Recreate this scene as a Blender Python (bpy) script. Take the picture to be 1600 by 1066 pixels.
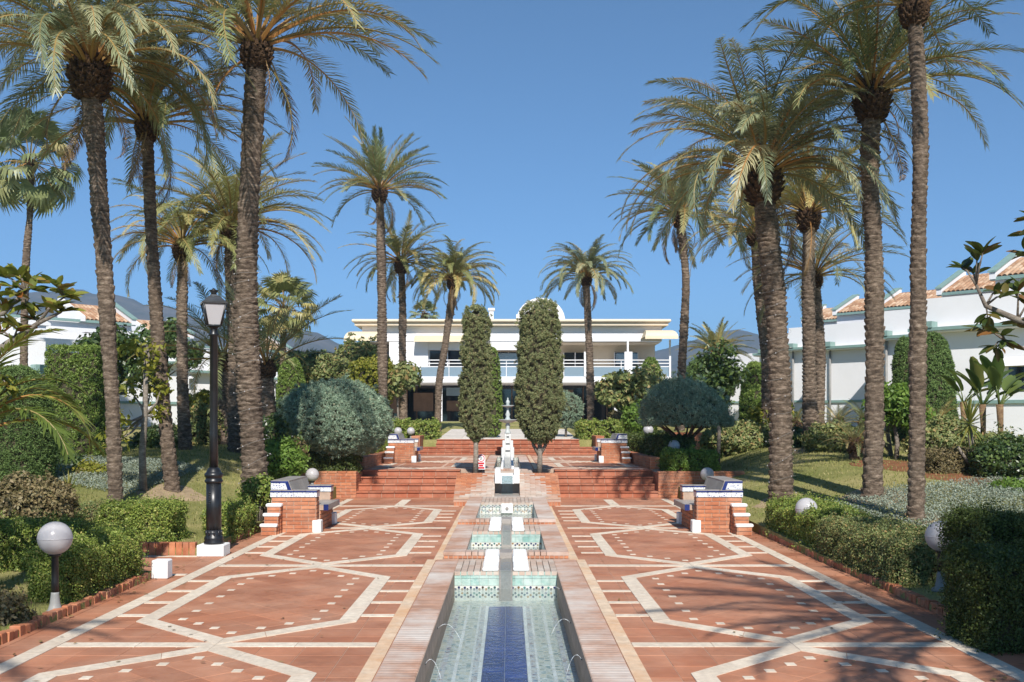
import bpy, bmesh, math, random
import numpy as np
from mathutils import Vector, Matrix, Euler
R = math.radians
for o in list(bpy.data.objects): bpy.data.objects.remove(o)
scene = bpy.context.scene
COL = scene.collection
# ------------------------------------------------------------------ camera
HZ, VX, F = 660.0, 795.0, 1600.0          # photograph's horizon row, vanishing column, focal length in px
cam_d = bpy.data.cameras.new('camera'); cam = bpy.data.objects.new('camera', cam_d); COL.objects.link(cam)
CX, CZ = 0.035, 1.75
cam.location = (CX, 0, CZ); cam.rotation_euler = (R(90), 0, 0)
cam_d.sensor_width = 36; cam_d.lens = 36
cam_d.shift_x = (800 - VX) / 1600; cam_d.shift_y = (HZ - 533) / 1600
cam_d.clip_start = 0.1; cam_d.clip_end = 20000
scene.camera = cam
# ------------------------------------------------------------------ sky and sun
SUN_EL, SUN_AZ = 40.0, 174.5               # azimuth clockwise from +Y (behind the camera, a little to the right)
w = bpy.data.worlds.new('World'); scene.world = w; w.use_nodes = True
nt = w.node_tree; nt.nodes.clear()
sky = nt.nodes.new('ShaderNodeTexSky'); sky.sky_type = 'NISHITA'; sky.sun_disc = False
sky.sun_elevation = R(SUN_EL); sky.sun_rotation = R(SUN_AZ); sky.altitude = 5000; sky.air_density = 1.0; sky.dust_density = 0.0; sky.ozone_density = 5.0
bg = nt.nodes.new('ShaderNodeBackground'); bg.inputs[1].default_value = 0.118
ow = nt.nodes.new('ShaderNodeOutputWorld')
tint = nt.nodes.new('ShaderNodeMix'); tint.data_type = 'RGBA'; tint.blend_type = 'MULTIPLY'; tint.inputs[0].default_value = 1.0; tint.inputs[7].default_value = (0.86, 1.05, 0.99, 1)
nt.links.new(sky.outputs[0], tint.inputs[6]); nt.links.new(tint.outputs[2], bg.inputs[0]); nt.links.new(bg.outputs[0], ow.inputs[0])
sl = bpy.data.lights.new('sun', 'SUN'); sl.energy = 4.6; sl.angle = R(0.53); sl.color = (1.0, 0.955, 0.89)
sun = bpy.data.objects.new('sun', sl); COL.objects.link(sun)
az, el = R(SUN_AZ), R(SUN_EL)
sdir = Vector((math.sin(az) * math.cos(el), math.cos(az) * math.cos(el), math.sin(el)))
sun.rotation_euler = sdir.to_track_quat('Z', 'Y').to_euler(); sun.location = (10, -20, 30)
scene.view_settings.view_transform = 'Standard'; scene.view_settings.look = 'None'
scene.view_settings.exposure = 0.5; scene.view_settings.gamma = 1.0
scene.render.engine = 'CYCLES'
# ------------------------------------------------------------------ helpers
rnd = random.Random(7); rng = np.random.default_rng(7)
def PX(px, Y): return (px - VX) * Y / F + CX
def PZ(py, Y): return CZ + (HZ - py) * Y / F
def sm(a, b, x):
    t = min(1, max(0, (x - a) / (b - a))); return t * t * (3 - 2 * t)
def ground_h(x, y):
    a = abs(x) - 3.95
    h = 0.05 + 1.05 * sm(8, 27, y) * (0.22 + 0.78 * sm(0, 4, a)) + 0.7 * sm(30, 60, y)
    h += 0.05 * math.sin(x * 0.7 + 1) * math.sin(y * 0.45) * sm(0, 2, a)
    return h
def tag(o, label=None, cat=None, group=None, kind=None):
    if label: o['label'] = label
    if cat: o['category'] = cat
    if group: o['group'] = group
    if kind: o['kind'] = kind
    return o
def empty(name, loc=(0, 0, 0), rz=0, label=None, cat=None, group=None):
    o = bpy.data.objects.new(name, None); COL.objects.link(o)
    o.location = loc; o.rotation_euler = (0, 0, rz); o.empty_display_size = 0.1
    return tag(o, label, cat, group)
def link(name, me, parent=None, loc=None, rot=None, scale=None):
    o = bpy.data.objects.new(name, me); COL.objects.link(o)
    if parent is not None: o.parent = parent
    if loc is not None: o.location = loc
    if rot is not None: o.rotation_euler = rot
    if scale is not None: o.scale = scale
    return o
def copy_tree(o, parent=None):
    c = o.copy(); COL.objects.link(c); c.parent = parent
    for ch in list(o.children): copy_tree(ch, c)
    return c
class MB:
    def __init__(s): s.v = []; s.f = []; s.sm = []
    def add(s, vs, fs, smooth=False):
        b = len(s.v); s.v += [tuple(p) for p in vs]
        for f in fs: s.f.append(tuple(b + i for i in f)); s.sm.append(smooth)
        return s
    def box(s, x0, x1, y0, y1, z0, z1, m=None):
        vs = [Vector((x, y, z)) for z in (z0, z1) for y in (y0, y1) for x in (x0, x1)]
        if m is not None: vs = [m @ p for p in vs]
        return s.add(vs, [(0, 2, 3, 1), (4, 5, 7, 6), (0, 1, 5, 4), (2, 6, 7, 3), (0, 4, 6, 2), (1, 3, 7, 5)])
    def cbox(s, x0, x1, y0, y1, z0, z1, c=0.006, m=None):
        """box with chamfered edges"""
        me = bmesh.new(); bmesh.ops.create_cube(me, size=1)
        for v in me.verts:
            v.co = Vector(((x0 + x1) / 2 + v.co.x * (x1 - x0), (y0 + y1) / 2 + v.co.y * (y1 - y0), (z0 + z1) / 2 + v.co.z * (z1 - z0)))
        bmesh.ops.bevel(me, geom=me.edges[:], offset=c, segments=1, affect='EDGES', profile=0.5)
        me.verts.index_update()
        vs = [v.co.copy() for v in me.verts]
        if m is not None: vs = [m @ p for p in vs]
        s.add(vs, [[v.index for v in f.verts] for f in me.faces]); me.free()
        return s
    def prism(s, poly, z0, z1):
        n = len(poly)
        vs = [(p[0], p[1], z0) for p in poly] + [(p[0], p[1], z1) for p in poly]
        fs = [tuple(range(n - 1, -1, -1)), tuple(range(n, 2 * n))] + [(i, (i + 1) % n, n + (i + 1) % n, n + i) for i in range(n)]
        return s.add(vs, fs)
    def extr(s, poly, a, b, axis='x'):
        """polygon given in the plane normal to axis, extruded from a to b"""
        n = len(poly)
        def P(t, p): return (t, p[0], p[1]) if axis == 'x' else (p[0], t, p[1])
        vs = [P(a, p) for p in poly] + [P(b, p) for p in poly]
        fs = [tuple(range(n)), tuple(range(2 * n - 1, n - 1, -1))] + [(i, n + i, n + (i + 1) % n, (i + 1) % n) for i in range(n)]
        return s.add(vs, fs)
    def tube(s, pts, radii, n=8, caps=True, smooth=True):
        pts = [Vector(p) for p in pts]
        if not hasattr(radii, '__len__'): radii = [radii] * len(pts)
        up = Vector((0, 0, 1)); vs = []
        prev = None
        for i, p in enumerate(pts):
            d = (pts[min(i + 1, len(pts) - 1)] - pts[max(i - 1, 0)])
            d = d.normalized() if d.length > 1e-9 else Vector((0, 0, 1))
            if prev is None: a = d.cross(up if abs(d.z) < 0.95 else Vector((1, 0, 0))).normalized()
            else: a = (prev - d * prev.dot(d)).normalized()
            prev = a; b = d.cross(a)
            for k in range(n):
                t = 2 * math.pi * k / n; vs.append(p + (a * math.cos(t) + b * math.sin(t)) * radii[i])
        fs = [(i * n + k, i * n + (k + 1) % n, (i + 1) * n + (k + 1) % n, (i + 1) * n + k) for i in range(len(pts) - 1) for k in range(n)]
        s.add(vs, fs, smooth)
        if caps:
            m = len(pts) - 1; b = len(s.v) - len(vs)
            s.f.append(tuple(b + k for k in range(n - 1, -1, -1))); s.sm.append(False)
            s.f.append(tuple(b + m * n + k for k in range(n))); s.sm.append(False)
        return s
    def lathe(s, prof, c=(0, 0, 0), n=24, smooth=True, rot=0.0):
        vs = []
        for r, z in prof:
            for k in range(n):
                t = 2 * math.pi * k / n + rot; vs.append((c[0] + r * math.cos(t), c[1] + r * math.sin(t), c[2] + z))
        m = len(prof)
        fs = [(i * n + k, i * n + (k + 1) % n, (i + 1) * n + (k + 1) % n, (i + 1) * n + k) for i in range(m - 1) for k in range(n)]
        b = len(s.v); s.add(vs, fs, smooth)
        s.f.append(tuple(b + k for k in range(n - 1, -1, -1))); s.sm.append(False)
        s.f.append(tuple(b + (m - 1) * n + k for k in range(n))); s.sm.append(False)
        return s
    def mesh(s, name, mat):
        me = bpy.data.meshes.new(name); me.from_pydata(s.v, [], s.f)
        me.polygons.foreach_set('use_smooth', s.sm); me.materials.append(mat); me.update()
        return me
    def build(s, name, mat, parent=None, loc=None, rot=None, scale=None):
        return link(name, s.mesh(name, mat), parent, loc, rot, scale)
def np_mesh(name, V, Fq, mat, smooth=False):
    """numpy arrays to a mesh; Fq is (n,k)"""
    me = bpy.data.meshes.new(name); n, k = Fq.shape
    me.vertices.add(len(V)); me.vertices.foreach_set('co', np.ascontiguousarray(V, dtype=np.float32).ravel())
    me.loops.add(n * k); me.loops.foreach_set('vertex_index', np.ascontiguousarray(Fq, dtype=np.int32).ravel())
    me.polygons.add(n); me.polygons.foreach_set('loop_start', np.arange(0, n * k, k, dtype=np.int32))
    try: me.polygons.foreach_set('loop_total', np.full(n, k, dtype=np.int32))
    except Exception: pass
    me.polygons.foreach_set('use_smooth', np.full(n, smooth))
    me.materials.append(mat); me.update(calc_edges=True); me.validate()
    return me
# ------------------------------------------------------------------ materials
MATS = {}
def nodes_mat(name):
    m = bpy.data.materials.new(name); m.use_nodes = True; nt = m.node_tree; nt.nodes.clear()
    out = nt.nodes.new('ShaderNodeOutputMaterial'); MATS[name] = m
    return m, nt, out
def N(nt, t, **kw):
    n = nt.nodes.new(t)
    for k, v in kw.items(): setattr(n, k, v)
    return n
def ramp(nt, fac, stops):
    r = N(nt, 'ShaderNodeValToRGB'); e = r.color_ramp.elements
    while len(e) < len(stops): e.new(0.5)
    for i, (p, c) in enumerate(stops): e[i].position = p; e[i].color = (c[0], c[1], c[2], 1)
    nt.links.new(fac, r.inputs[0]); return r.outputs[0]
def noise(nt, scale, detail=4, rough=0.6, coord='Object', vec=None, w=None):
    n = N(nt, 'ShaderNodeTexNoise'); n.inputs['Scale'].default_value = scale; n.inputs['Detail'].default_value = detail; n.inputs['Roughness'].default_value = rough
    if vec is None:
        tc = N(nt, 'ShaderNodeTexCoord'); vec = tc.outputs[coord]
    nt.links.new(vec, n.inputs['Vector']); return n.outputs['Fac']
def world_pos(nt):
    return N(nt, 'ShaderNodeNewGeometry').outputs['Position']
def math_n(nt, op, a, b=None):
    n = N(nt, 'ShaderNodeMath', operation=op)
    for i, x in enumerate((a, b)):
        if x is None: continue
        if isinstance(x, (int, float)): n.inputs[i].default_value = x
        else: nt.links.new(x, n.inputs[i])
    return n.outputs[0]
def mixc(nt, fac, a, b, mode='MIX'):
    n = N(nt, 'ShaderNodeMix', data_type='RGBA', blend_type=mode)
    for s, x in ((n.inputs[0], fac), (n.inputs[6], a), (n.inputs[7], b)):
        if isinstance(x, (int, float)): s.default_value = x
        elif isinstance(x, (tuple, list)): s.default_value = (x[0], x[1], x[2], 1)
        else: nt.links.new(x, s)
    return n.outputs[2]
def rand_out(nt):
    """one random number per piece, whether the piece is an object or an island of a joined mesh"""
    g = N(nt, 'ShaderNodeNewGeometry'); oi = N(nt, 'ShaderNodeObjectInfo')
    return math_n(nt, 'FRACT', math_n(nt, 'ADD', g.outputs['Random Per Island'], oi.outputs['Random']))
def bsdf(nt, out, color, rough=0.6, spec=0.3, bump=None, bstr=0.3, bdist=0.01, metal=0.0):
    b = N(nt, 'ShaderNodeBsdfPrincipled')
    if isinstance(color, (tuple, list)): b.inputs['Base Color'].default_value = (*color[:3], 1)
    else: nt.links.new(color, b.inputs['Base Color'])
    if isinstance(rough, (int, float)): b.inputs['Roughness'].default_value = rough
    else: nt.links.new(rough, b.inputs['Roughness'])
    b.inputs['Specular IOR Level'].default_value = spec; b.inputs['Metallic'].default_value = metal
    if bump is not None:
        bn = N(nt, 'ShaderNodeBump'); bn.inputs['Strength'].default_value = bstr; bn.inputs['Distance'].default_value = bdist
        nt.links.new(bump, bn.inputs['Height']); nt.links.new(bn.outputs[0], b.inputs['Normal'])
    if out is not None: nt.links.new(b.outputs[0], out.inputs[0])
    return b
def mat_piece(name, stops, rough=0.75, nscale=9, stain=None, stain_amt=0.5, stain_scale=1.2, bstr=0.35, grime=None):
    """bricks, tiles, stone: colour differs from piece to piece, with grain, worn patches and stains in world space"""
    m, nt, out = nodes_mat(name)
    r = rand_out(nt); c = ramp(nt, r, stops)
    wp = world_pos(nt)
    n1 = noise(nt, nscale, 5, 0.65, vec=wp)
    c = mixc(nt, 0.55, c, ramp(nt, n1, [(0.25, (0.45, 0.42, 0.40)), (0.75, (1.25, 1.2, 1.15))]), 'MULTIPLY')
    if stain is not None:
        n2 = noise(nt, stain_scale, 5, 0.7, vec=wp)
        f = math_n(nt, 'MULTIPLY', ramp(nt, n2, [(0.42, (0, 0, 0)), (0.66, (1, 1, 1))]), stain_amt)
        c = mixc(nt, f, c, stain)
    if grime is not None:
        n3 = noise(nt, 0.55, 7, 0.75, vec=wp); n4 = noise(nt, 14, 4, 0.8, vec=wp)
        f = math_n(nt, 'MULTIPLY', math_n(nt, 'MULTIPLY', ramp(nt, n3, [(0.46, (0, 0, 0)), (0.70, (1, 1, 1))]), ramp(nt, n4, [(0.35, (0, 0, 0)), (0.6, (1, 1, 1))])), 0.55)
        c = mixc(nt, f, c, grime)
    bsdf(nt, out, c, rough, 0.25, noise(nt, nscale * 9, 4, 0.7, vec=wp), bstr, 0.004)
    return m
def mat_plain(name, c, rough=0.6, var=0.12, nscale=3, spec=0.3, metal=0.0, bstr=0.15, dirt=None, bscale=None):
    m, nt, out = nodes_mat(name); wp = world_pos(nt)
    n1 = noise(nt, nscale, 5, 0.6, vec=wp)
    lo = tuple(x * (1 - var) for x in c); hi = tuple(min(1, x * (1 + var)) for x in c)
    col = ramp(nt, n1, [(0.3, lo), (0.7, hi)])
    if dirt is not None:
        n2 = noise(nt, nscale * 0.6 + 0.3, 6, 0.7, vec=wp)
        col = mixc(nt, math_n(nt, 'MULTIPLY', ramp(nt, n2, [(0.5, (0, 0, 0)), (0.72, (1, 1, 1))]), 0.45), col, dirt)
    bsdf(nt, out, col, rough, spec, noise(nt, bscale or nscale * 14, 4, 0.6, vec=wp), bstr, 0.003, metal)
    return m
def mat_leaf(name, stops, trans=0.25, rough=0.5, spec=0.3, tcol=None, big=0.9):
    m, nt, out = nodes_mat(name)
    c = ramp(nt, rand_out(nt), stops)
    n = noise(nt, big, 3, 0.6, vec=world_pos(nt))
    c = mixc(nt, 0.6, c, ramp(nt, n, [(0.3, (0.72, 0.74, 0.68)), (0.7, (1.2, 1.17, 1.1))]), 'MULTIPLY')
    b = bsdf(nt, None, c, rough, spec)
    t = N(nt, 'ShaderNodeBsdfTranslucent'); nt.links.new(mixc(nt, 0.5, c, tcol or (0.2, 0.28, 0.04)), t.inputs[0])
    mx = N(nt, 'ShaderNodeMixShader'); mx.inputs[0].default_value = trans
    nt.links.new(b.outputs[0], mx.inputs[1]); nt.links.new(t.outputs[0], mx.inputs[2]); nt.links.new(mx.outputs[0], out.inputs[0])
    return m
TERRA = mat_piece('terracotta_tile', [(0.0, (0.380, 0.154, 0.085)), (0.5, (0.440, 0.185, 0.103)), (1.0, (0.501, 0.222, 0.128))], 0.62, 1.9, (0.52, 0.31, 0.21), 0.45, 0.9, grime=(0.16, 0.085, 0.055))
BAND = mat_piece('cream_band', [(0.0, (0.66, 0.58, 0.47)), (1.0, (0.76, 0.68, 0.56))], 0.7, 14, (0.50, 0.38, 0.28), 0.35, 1.6)
STRIP = mat_piece('ochre_band', [(0.0, (0.66, 0.52, 0.38)), (1.0, (0.74, 0.60, 0.45))], 0.7, 9, (0.60, 0.33, 0.16), 0.75, 1.3)
MORTAR = mat_plain('mortar', (0.40, 0.29, 0.22), 0.9, 0.2, 8)
BRICK = mat_piece('brick', [(0.0, (0.36, 0.125, 0.06)), (0.5, (0.45, 0.165, 0.08)), (1.0, (0.53, 0.22, 0.11))], 0.75, 14, (0.50, 0.36, 0.26), 0.3, 2.5)
STEPT = mat_piece('step_tile', [(0.0, (0.31, 0.098, 0.050)), (0.5, (0.375, 0.125, 0.066)), (1.0, (0.43, 0.155, 0.085))], 0.6, 6, (0.48, 0.29, 0.20), 0.3, 1.7)
COPE = mat_piece('coping_brick', [(0.0, (0.40, 0.235, 0.165)), (0.5, (0.44, 0.27, 0.195)), (1.0, (0.475, 0.305, 0.23))], 0.7, 4, (0.56, 0.51, 0.46), 0.92, 0.8)
LIMEB = mat_piece('limed_brick', [(0.0, (0.45, 0.37, 0.31)), (0.5, (0.52, 0.45, 0.39)), (1.0, (0.58, 0.53, 0.47))], 0.75, 8, (0.42, 0.23, 0.15), 0.45, 2.0)
WHITE = mat_plain('white_plaster', (0.80, 0.79, 0.77), 0.75, 0.03, 1.2, dirt=(0.62, 0.60, 0.56), bscale=25)
HWHITE = mat_plain('house_white', (0.72, 0.71, 0.715), 0.8, 0.025, 0.6, dirt=(0.66, 0.65, 0.64), bscale=25)
WTILE = mat_piece('white_glazed', [(0, (0.74, 0.74, 0.72)), (1, (0.82, 0.82, 0.80))], 0.3, 5, (0.55, 0.53, 0.48), 0.25, 3)
BLUET = mat_piece('cobalt_glazed', [(0, (0.012, 0.022, 0.115)), (1, (0.03, 0.05, 0.19))], 0.2, 5)
GREYT = mat_piece('grey_mosaic', [(0, (0.30, 0.28, 0.26)), (1, (0.40, 0.37, 0.34))], 0.4, 60, (0.2, 0.17, 0.16), 0.3, 9)
DARK = mat_plain('dark_iron', (0.012, 0.013, 0.015), 0.35, 0.3, 9, spec=0.5)
# ================================================================== THE SETTING
def make_ground():
    m, nt, out = nodes_mat('lawn_ground'); wp = world_pos(nt)
    n1 = noise(nt, 0.55, 5, 0.65, vec=wp); n2 = noise(nt, 30, 4, 0.8, vec=wp); n3 = noise(nt, 0.23, 3, 0.6, vec=wp)
    g = ramp(nt, n1, [(0.30, (0.175, 0.190, 0.060)), (0.5, (0.27, 0.255, 0.10)), (0.66, (0.40, 0.335, 0.16))])
    g = mixc(nt, 0.7, g, ramp(nt, n2, [(0.3, (0.55, 0.55, 0.5)), (0.7, (1.4, 1.4, 1.25))]), 'MULTIPLY')
    bsdf(nt, out, g, 0.95, 0.1, n2, 0.9, 0.03)
    xs = [-1400, -600, -250, -120, -70, -45, -32, -25, -21, -18] + [round(-16 + 0.5 * i, 2) for i in range(24)] + [-4.2, -3.96, -3.94, -2, 0, 2, 3.94, 3.96, 4.2] + [round(4.5 + 0.5 * i, 2) for i in range(24)] + [18, 21, 25, 32, 45, 70, 120, 250, 600, 1400]
    xs = sorted(set(xs + [-6.54, -6.5]))
    ys = [-60, -25, -12] + [round(-8 + 0.6 * i, 2) for i in range(75)] + [37.9, 38.1, 40, 43, 47, 52, 58, 64, 72, 90, 130, 200, 400, 800, 1250]
    ys = sorted(set(ys + [11.58, 11.61, 13.43, 13.46]))
    V = []; Fc = []
    for y in ys:
        for x in xs:
            if abs(x) < 3.95 and y < 38: z = -0.9
            elif -6.52 < x < -3.95 and 11.6 < y < 13.45: z = -0.3
            elif abs(x) < 3.95: z = 1.10 + 0.7 * sm(40, 58, y)
            else: z = ground_h(x, y)
            V.append((x, y, z))
    nx = len(xs)
    for j in range(len(ys) - 1):
        for i in range(nx - 1): Fc.append((j * nx + i, j * nx + i + 1, (j + 1) * nx + i + 1, (j + 1) * nx + i))
    me = bpy.data.meshes.new('ground'); me.from_pydata(V, [], Fc); me.materials.append(m)
    o = link('ground', me); tag(o, 'sloping lawn ground either side of the paved court', kind='structure')
    return o
make_ground()
# mown grass blades on the two lawns that show
def make_grass():
    m = mat_leaf('grass_blade', [(0, (0.17, 0.19, 0.055)), (0.45, (0.25, 0.255, 0.08)), (0.8, (0.35, 0.32, 0.12)), (1, (0.46, 0.39, 0.20))], 0.3, 0.6, 0.2, big=0.6)
    n = 70000
    side = rng.choice([-1, 1], n); u = rng.random(n) ** 0.8
    y = 6.5 + 24 * rng.random(n) ** 1.3; x = side * (4.05 + 8.5 * u)
    z = np.array([ground_h(a, b) for a, b in zip(x, y)])
    z = np.where((x < -3.9) & (x > -6.55) & (y > 11.55) & (y < 13.48), -0.4, z)
    P = np.stack([x, y, z], 1)
    V = np.zeros((n, 3, 3)); a = rng.random(n) * 6.283; wd = 0.006 + 0.008 * rng.random(n); h = 0.025 + 0.04 * rng.random(n)
    d = np.stack([np.cos(a), np.sin(a), np.zeros(n)], 1)
    V[:, 0] = P - d * wd[:, None]; V[:, 1] = P + d * wd[:, None]
    a2 = rng.random(n) * 6.283; V[:, 2] = P + np.stack([np.cos(a2) * 0.02, np.sin(a2) * 0.02, h], 1)
    o = link('grass', np_mesh('grass', V.reshape(-1, 3), np.arange(3 * n).reshape(n, 3), m))
    tag(o, 'short mown grass with dry straw patches on both lawns', 'grass', kind='stuff')
make_grass()
# sky-line hills
def make_hill(name, pts, D, depth, label, seed):
    m = MATS.get('hill_scrub')
    if m is None:
        m, nt, out = nodes_mat('hill_scrub'); wp = world_pos(nt)
        n1 = noise(nt, 0.012, 7, 0.7, vec=wp); n2 = noise(nt, 0.06, 5, 0.7, vec=wp)
        c = ramp(nt, n1, [(0.3, (0.045, 0.055, 0.035)), (0.6, (0.13, 0.115, 0.085)), (0.75, (0.2, 0.17, 0.13))])
        c = mixc(nt, 0.6, c, ramp(nt, n2, [(0.3, (0.6, 0.6, 0.6)), (0.7, (1.3, 1.3, 1.3))]), 'MULTIPLY')
        bsdf(nt, out, c, 0.95, 0.05)
    r = random.Random(seed); cols = []
    px0, px1 = pts[0][0], pts[-1][0]; nx, ny = 90, 26
    ph = [r.random() * 6.28 for _ in range(8)]
    V = []
    for j in range(ny):
        t = j / (ny - 1)                                    # 0 foot, 1 crest
        for i in range(nx):
            px = px0 + (px1 - px0) * i / (nx - 1)
            for k in range(len(pts) - 1):
                if pts[k][0] <= px <= pts[k + 1][0]:
                    s_ = (px - pts[k][0]) / (pts[k + 1][0] - pts[k][0]); s_ = s_ * s_ * (3 - 2 * s_)
                    py = pts[k][1] + (pts[k + 1][1] - pts[k][1]) * s_; break
            top = PZ(py, D); Y = D - depth * (1 - t)
            gully = math.sin(px * 0.045 + ph[0] + 2 * t) * 0.5 + math.sin(px * 0.11 + ph[1] - 3 * t) * 0.3 + math.sin(px * 0.23 + ph[2]) * 0.2
            z = top * (t ** 0.9) * (1 + 0.10 * gully * (1 - t) * t * 4) + top * 0.008 * (math.sin(px * 0.31 + ph[3]) + math.sin(px * 0.17 + ph[4])) * t
            V.append((PX(px, D) + 28 * gully * (1 - t), Y + 0.22 * depth * gully * t * (1 - t) * 2, z - 5 * (1 - t)))
    base = len(V)
    for i in range(nx): V.append((V[(ny - 1) * nx + i][0], D + depth, -5))
    Fc = [(j * nx + i, j * nx + i + 1, (j + 1) * nx + i + 1, (j + 1) * nx + i) for j in range(ny) for i in range(nx - 1)]
    me = bpy.data.meshes.new(name); me.from_pydata(V, [], Fc); me.materials.append(m)
    for p in me.polygons: p.use_smooth = True
    tag(link(name, me), label, kind='structure')
make_hill('mountain', [(-700, 600), (-300, 540), (-60, 470), (110, 452), (180, 462), (240, 476), (330, 500), (400, 516), (480, 518), (560, 545), (640, 590), (720, 640)], 1750, 750, 'blue grey mountain behind the houses on the left', 3)
make_hill('mountain', [(900, 640), (960, 580), (1040, 545), (1090, 530), (1125, 520), (1150, 513), (1180, 522), (1215, 533), (1300, 560), (1420, 575), (1600, 600), (1900, 560), (2300, 640)], 1900, 650, 'blue grey mountain with a low peak behind the houses on the right', 5)
# ================================================================== PAVED COURT
def unit_piece(name, mat, c=0.02):
    b = MB(); b.cbox(-.5, .5, -.5, .5, -.5, .5, c); return b.mesh(name, mat)
TILE_M = unit_piece('tile', TERRA, 0.012); BAND_M = unit_piece('band', BAND, 0.01); STRIP_M = unit_piece('strip', STRIP, 0.01)
BRICK_M = unit_piece('brick', BRICK, 0.04); COPE_M = unit_piece('coping_brick', COPE, 0.04); LIME_M = unit_piece('coping_brick', LIMEB, 0.04)
STEP_M = unit_piece('step_tile', STEPT, 0.02); BLUE_M = unit_piece('tile', BLUET, 0.04); WT_M = unit_piece('tile', WTILE, 0.04); GREY_M = unit_piece('tile', GREYT, 0.02)
def piece(me, parent, x0, x1, y0, y1, z0, z1, name=None, rz=0.0):
    return link(name or me.name.split('.')[0], me, parent, ((x0 + x1) / 2, (y0 + y1) / 2, (z0 + z1) / 2), (0, 0, rz), (x1 - x0, y1 - y0, z1 - z0))
court = MB()
for s in (-1, 1):
    court.box(*sorted((s * 0.60, s * 3.96)), -7, 23.74, -0.5, -0.0035)
court.box(-6.5, -3.961, 11.62, 13.42, -0.4, -0.0045)
court = court.build('court_paving', MORTAR); tag(court, 'terracotta paved court inlaid with cream bands', kind='structure')
OCT_CX, OCT_HW, OCT_HL, OCT_ST = 2.265, 0.965, 2.225, 1.30
OCT_CY = [1.37 + 4.45 * k for k in range(-1, 5)]
def in_oct(x, y, cx, cy, m=0.0):
    dx, dy = abs(x - cx), abs(y - cy)
    if dx > OCT_HW - m or dy > OCT_HL - m: return False
    return dx / OCT_HW + max(0, dy - OCT_ST) / (OCT_HL - OCT_ST) <= 1 - m * 1.2
def clip(poly, a, b, c):
    """keep the part of a polygon where a*x+b*y<=c"""
    o = []
    for i in range(len(poly)):
        p, q = poly[i], poly[(i + 1) % len(poly)]; dp, dq = a * p[0] + b * p[1] - c, a * q[0] + b * q[1] - c
        if dp <= 0: o.append(p)
        if (dp < 0 < dq) or (dq < 0 < dp):
            t = dp / (dp - dq); o.append((p[0] + (q[0] - p[0]) * t, p[1] + (q[1] - p[1]) * t))
    return o
def pave(parent, x_in, x_out, y0, y1, zt, octs, near_first=True):
    """tiles of one floor: the largest in view are objects, the rest one joined mesh"""
    T = 0.3345; items = []
    def strip_in(y): return x_in
    for s in (-1, 1):
        ny = int(math.ceil((y1 - y0) / T)); nx = int(math.ceil((x_out - x_in) / T))
        for j in range(ny):
            for i in range(nx):
                xa, xb = x_in + i * T, min(x_in + (i + 1) * T, x_out); ya, yb = y0 + j * T, min(y0 + (j + 1) * T, y1)
                if xb - xa < 0.05 or yb - ya < 0.05: continue
                if all(any(in_oct(px, py, OCT_CX, cy) for cy in octs) for px in (xa, xb) for py in (ya, yb)): continue
                xx = sorted((s * xa, s * xb))
                items.append((ya, [(xx[0] + .002, ya + .002), (xx[1] - .002, ya + .002), (xx[1] - .002, yb - .002), (xx[0] + .002, yb - .002)], 0.0))
        a = 0.1967; hd = a * 0.985
        for cy in octs:
            for i in range(-6, 7):
                for j in range(-13, 14):
                    if (i + j) % 2: continue                # tile centres; dots sit on the other lattice points
                    cx_, cy_ = s * OCT_CX + i * a, cy + j * a
                    po = [(cx_ + hd, cy_), (cx_, cy_ + hd), (cx_ - hd, cy_), (cx_, cy_ - hd)]
                    po = clip(po, 1, 0, s * OCT_CX + OCT_HW - .03); po = clip(po, -1, 0, -(s * OCT_CX - OCT_HW + .03)) if len(po) > 2 else po
                    k = (OCT_HL - OCT_ST) / OCT_HW
                    for sx in (-1, 1):
                        for sy in (-1, 1):
                            if len(po) > 2: po = clip(po, sx * k, sy, sx * k * s * OCT_CX + sy * cy + OCT_HL - .05)
                    if len(po) > 2 and max(p[1] for p in po) < y1 and min(p[1] for p in po) > y0: items.append((cy_, po, 0.003))
    return items
def rect_area(po):
    return abs(sum(po[i][0] * po[(i + 1) % len(po)][1] - po[(i + 1) % len(po)][0] * po[i][1] for i in range(len(po)))) / 2
def emit_tiles(parent, items, zt, nobj, ymin):
    sq = {}; vis = [it for it in items if it[0] >= ymin]; vis.sort(key=lambda t: -rect_area(t[1]) ** 0 * (1.0 / max(1, t[0] ** 2)) * rect_area(t[1]))
    big = vis[:nobj]; bigset = set(id(b) for b in big); rest = MB()
    for it in items:
        y, po, dz = it; c = (sum(p[0] for p in po) / len(po), sum(p[1] for p in po) / len(po))
        tz = zt + dz + rnd.uniform(-0.0009, 0.0009)
        if id(it) in bigset:
            key = tuple((round(p[0] - c[0], 4), round(p[1] - c[1], 4)) for p in po)
            if key not in sq:
                b = MB(); n = len(po)
                inn = [(p[0] * (1 - .004 / max(.02, math.hypot(*p))), p[1] * (1 - .004 / max(.02, math.hypot(*p)))) for p in key]
                vs = [(p[0], p[1], -.012) for p in key] + [(p[0], p[1], -.0025) for p in key] + [(p[0], p[1], 0) for p in inn]
                fs = [tuple(range(2 * n, 3 * n))] + [(i, (i + 1) % n, n + (i + 1) % n, n + i) for i in range(n)] + [(n + i, n + (i + 1) % n, 2 * n + (i + 1) % n, 2 * n + i) for i in range(n)]
                b.add(vs, fs); sq[key] = b.mesh('tile', TERRA)
            link('tile', sq[key], parent, (c[0], c[1], tz))
        else:
            rest.prism(po, zt - .012, tz)
    o = rest.build('tiles', TERRA, parent); o['kind'] = 'stuff'
emit_tiles(court, pave(court, 0.88, 3.96, -6.7, 23.72, 0, OCT_CY), 0.0, 300, 6.4)
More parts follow.
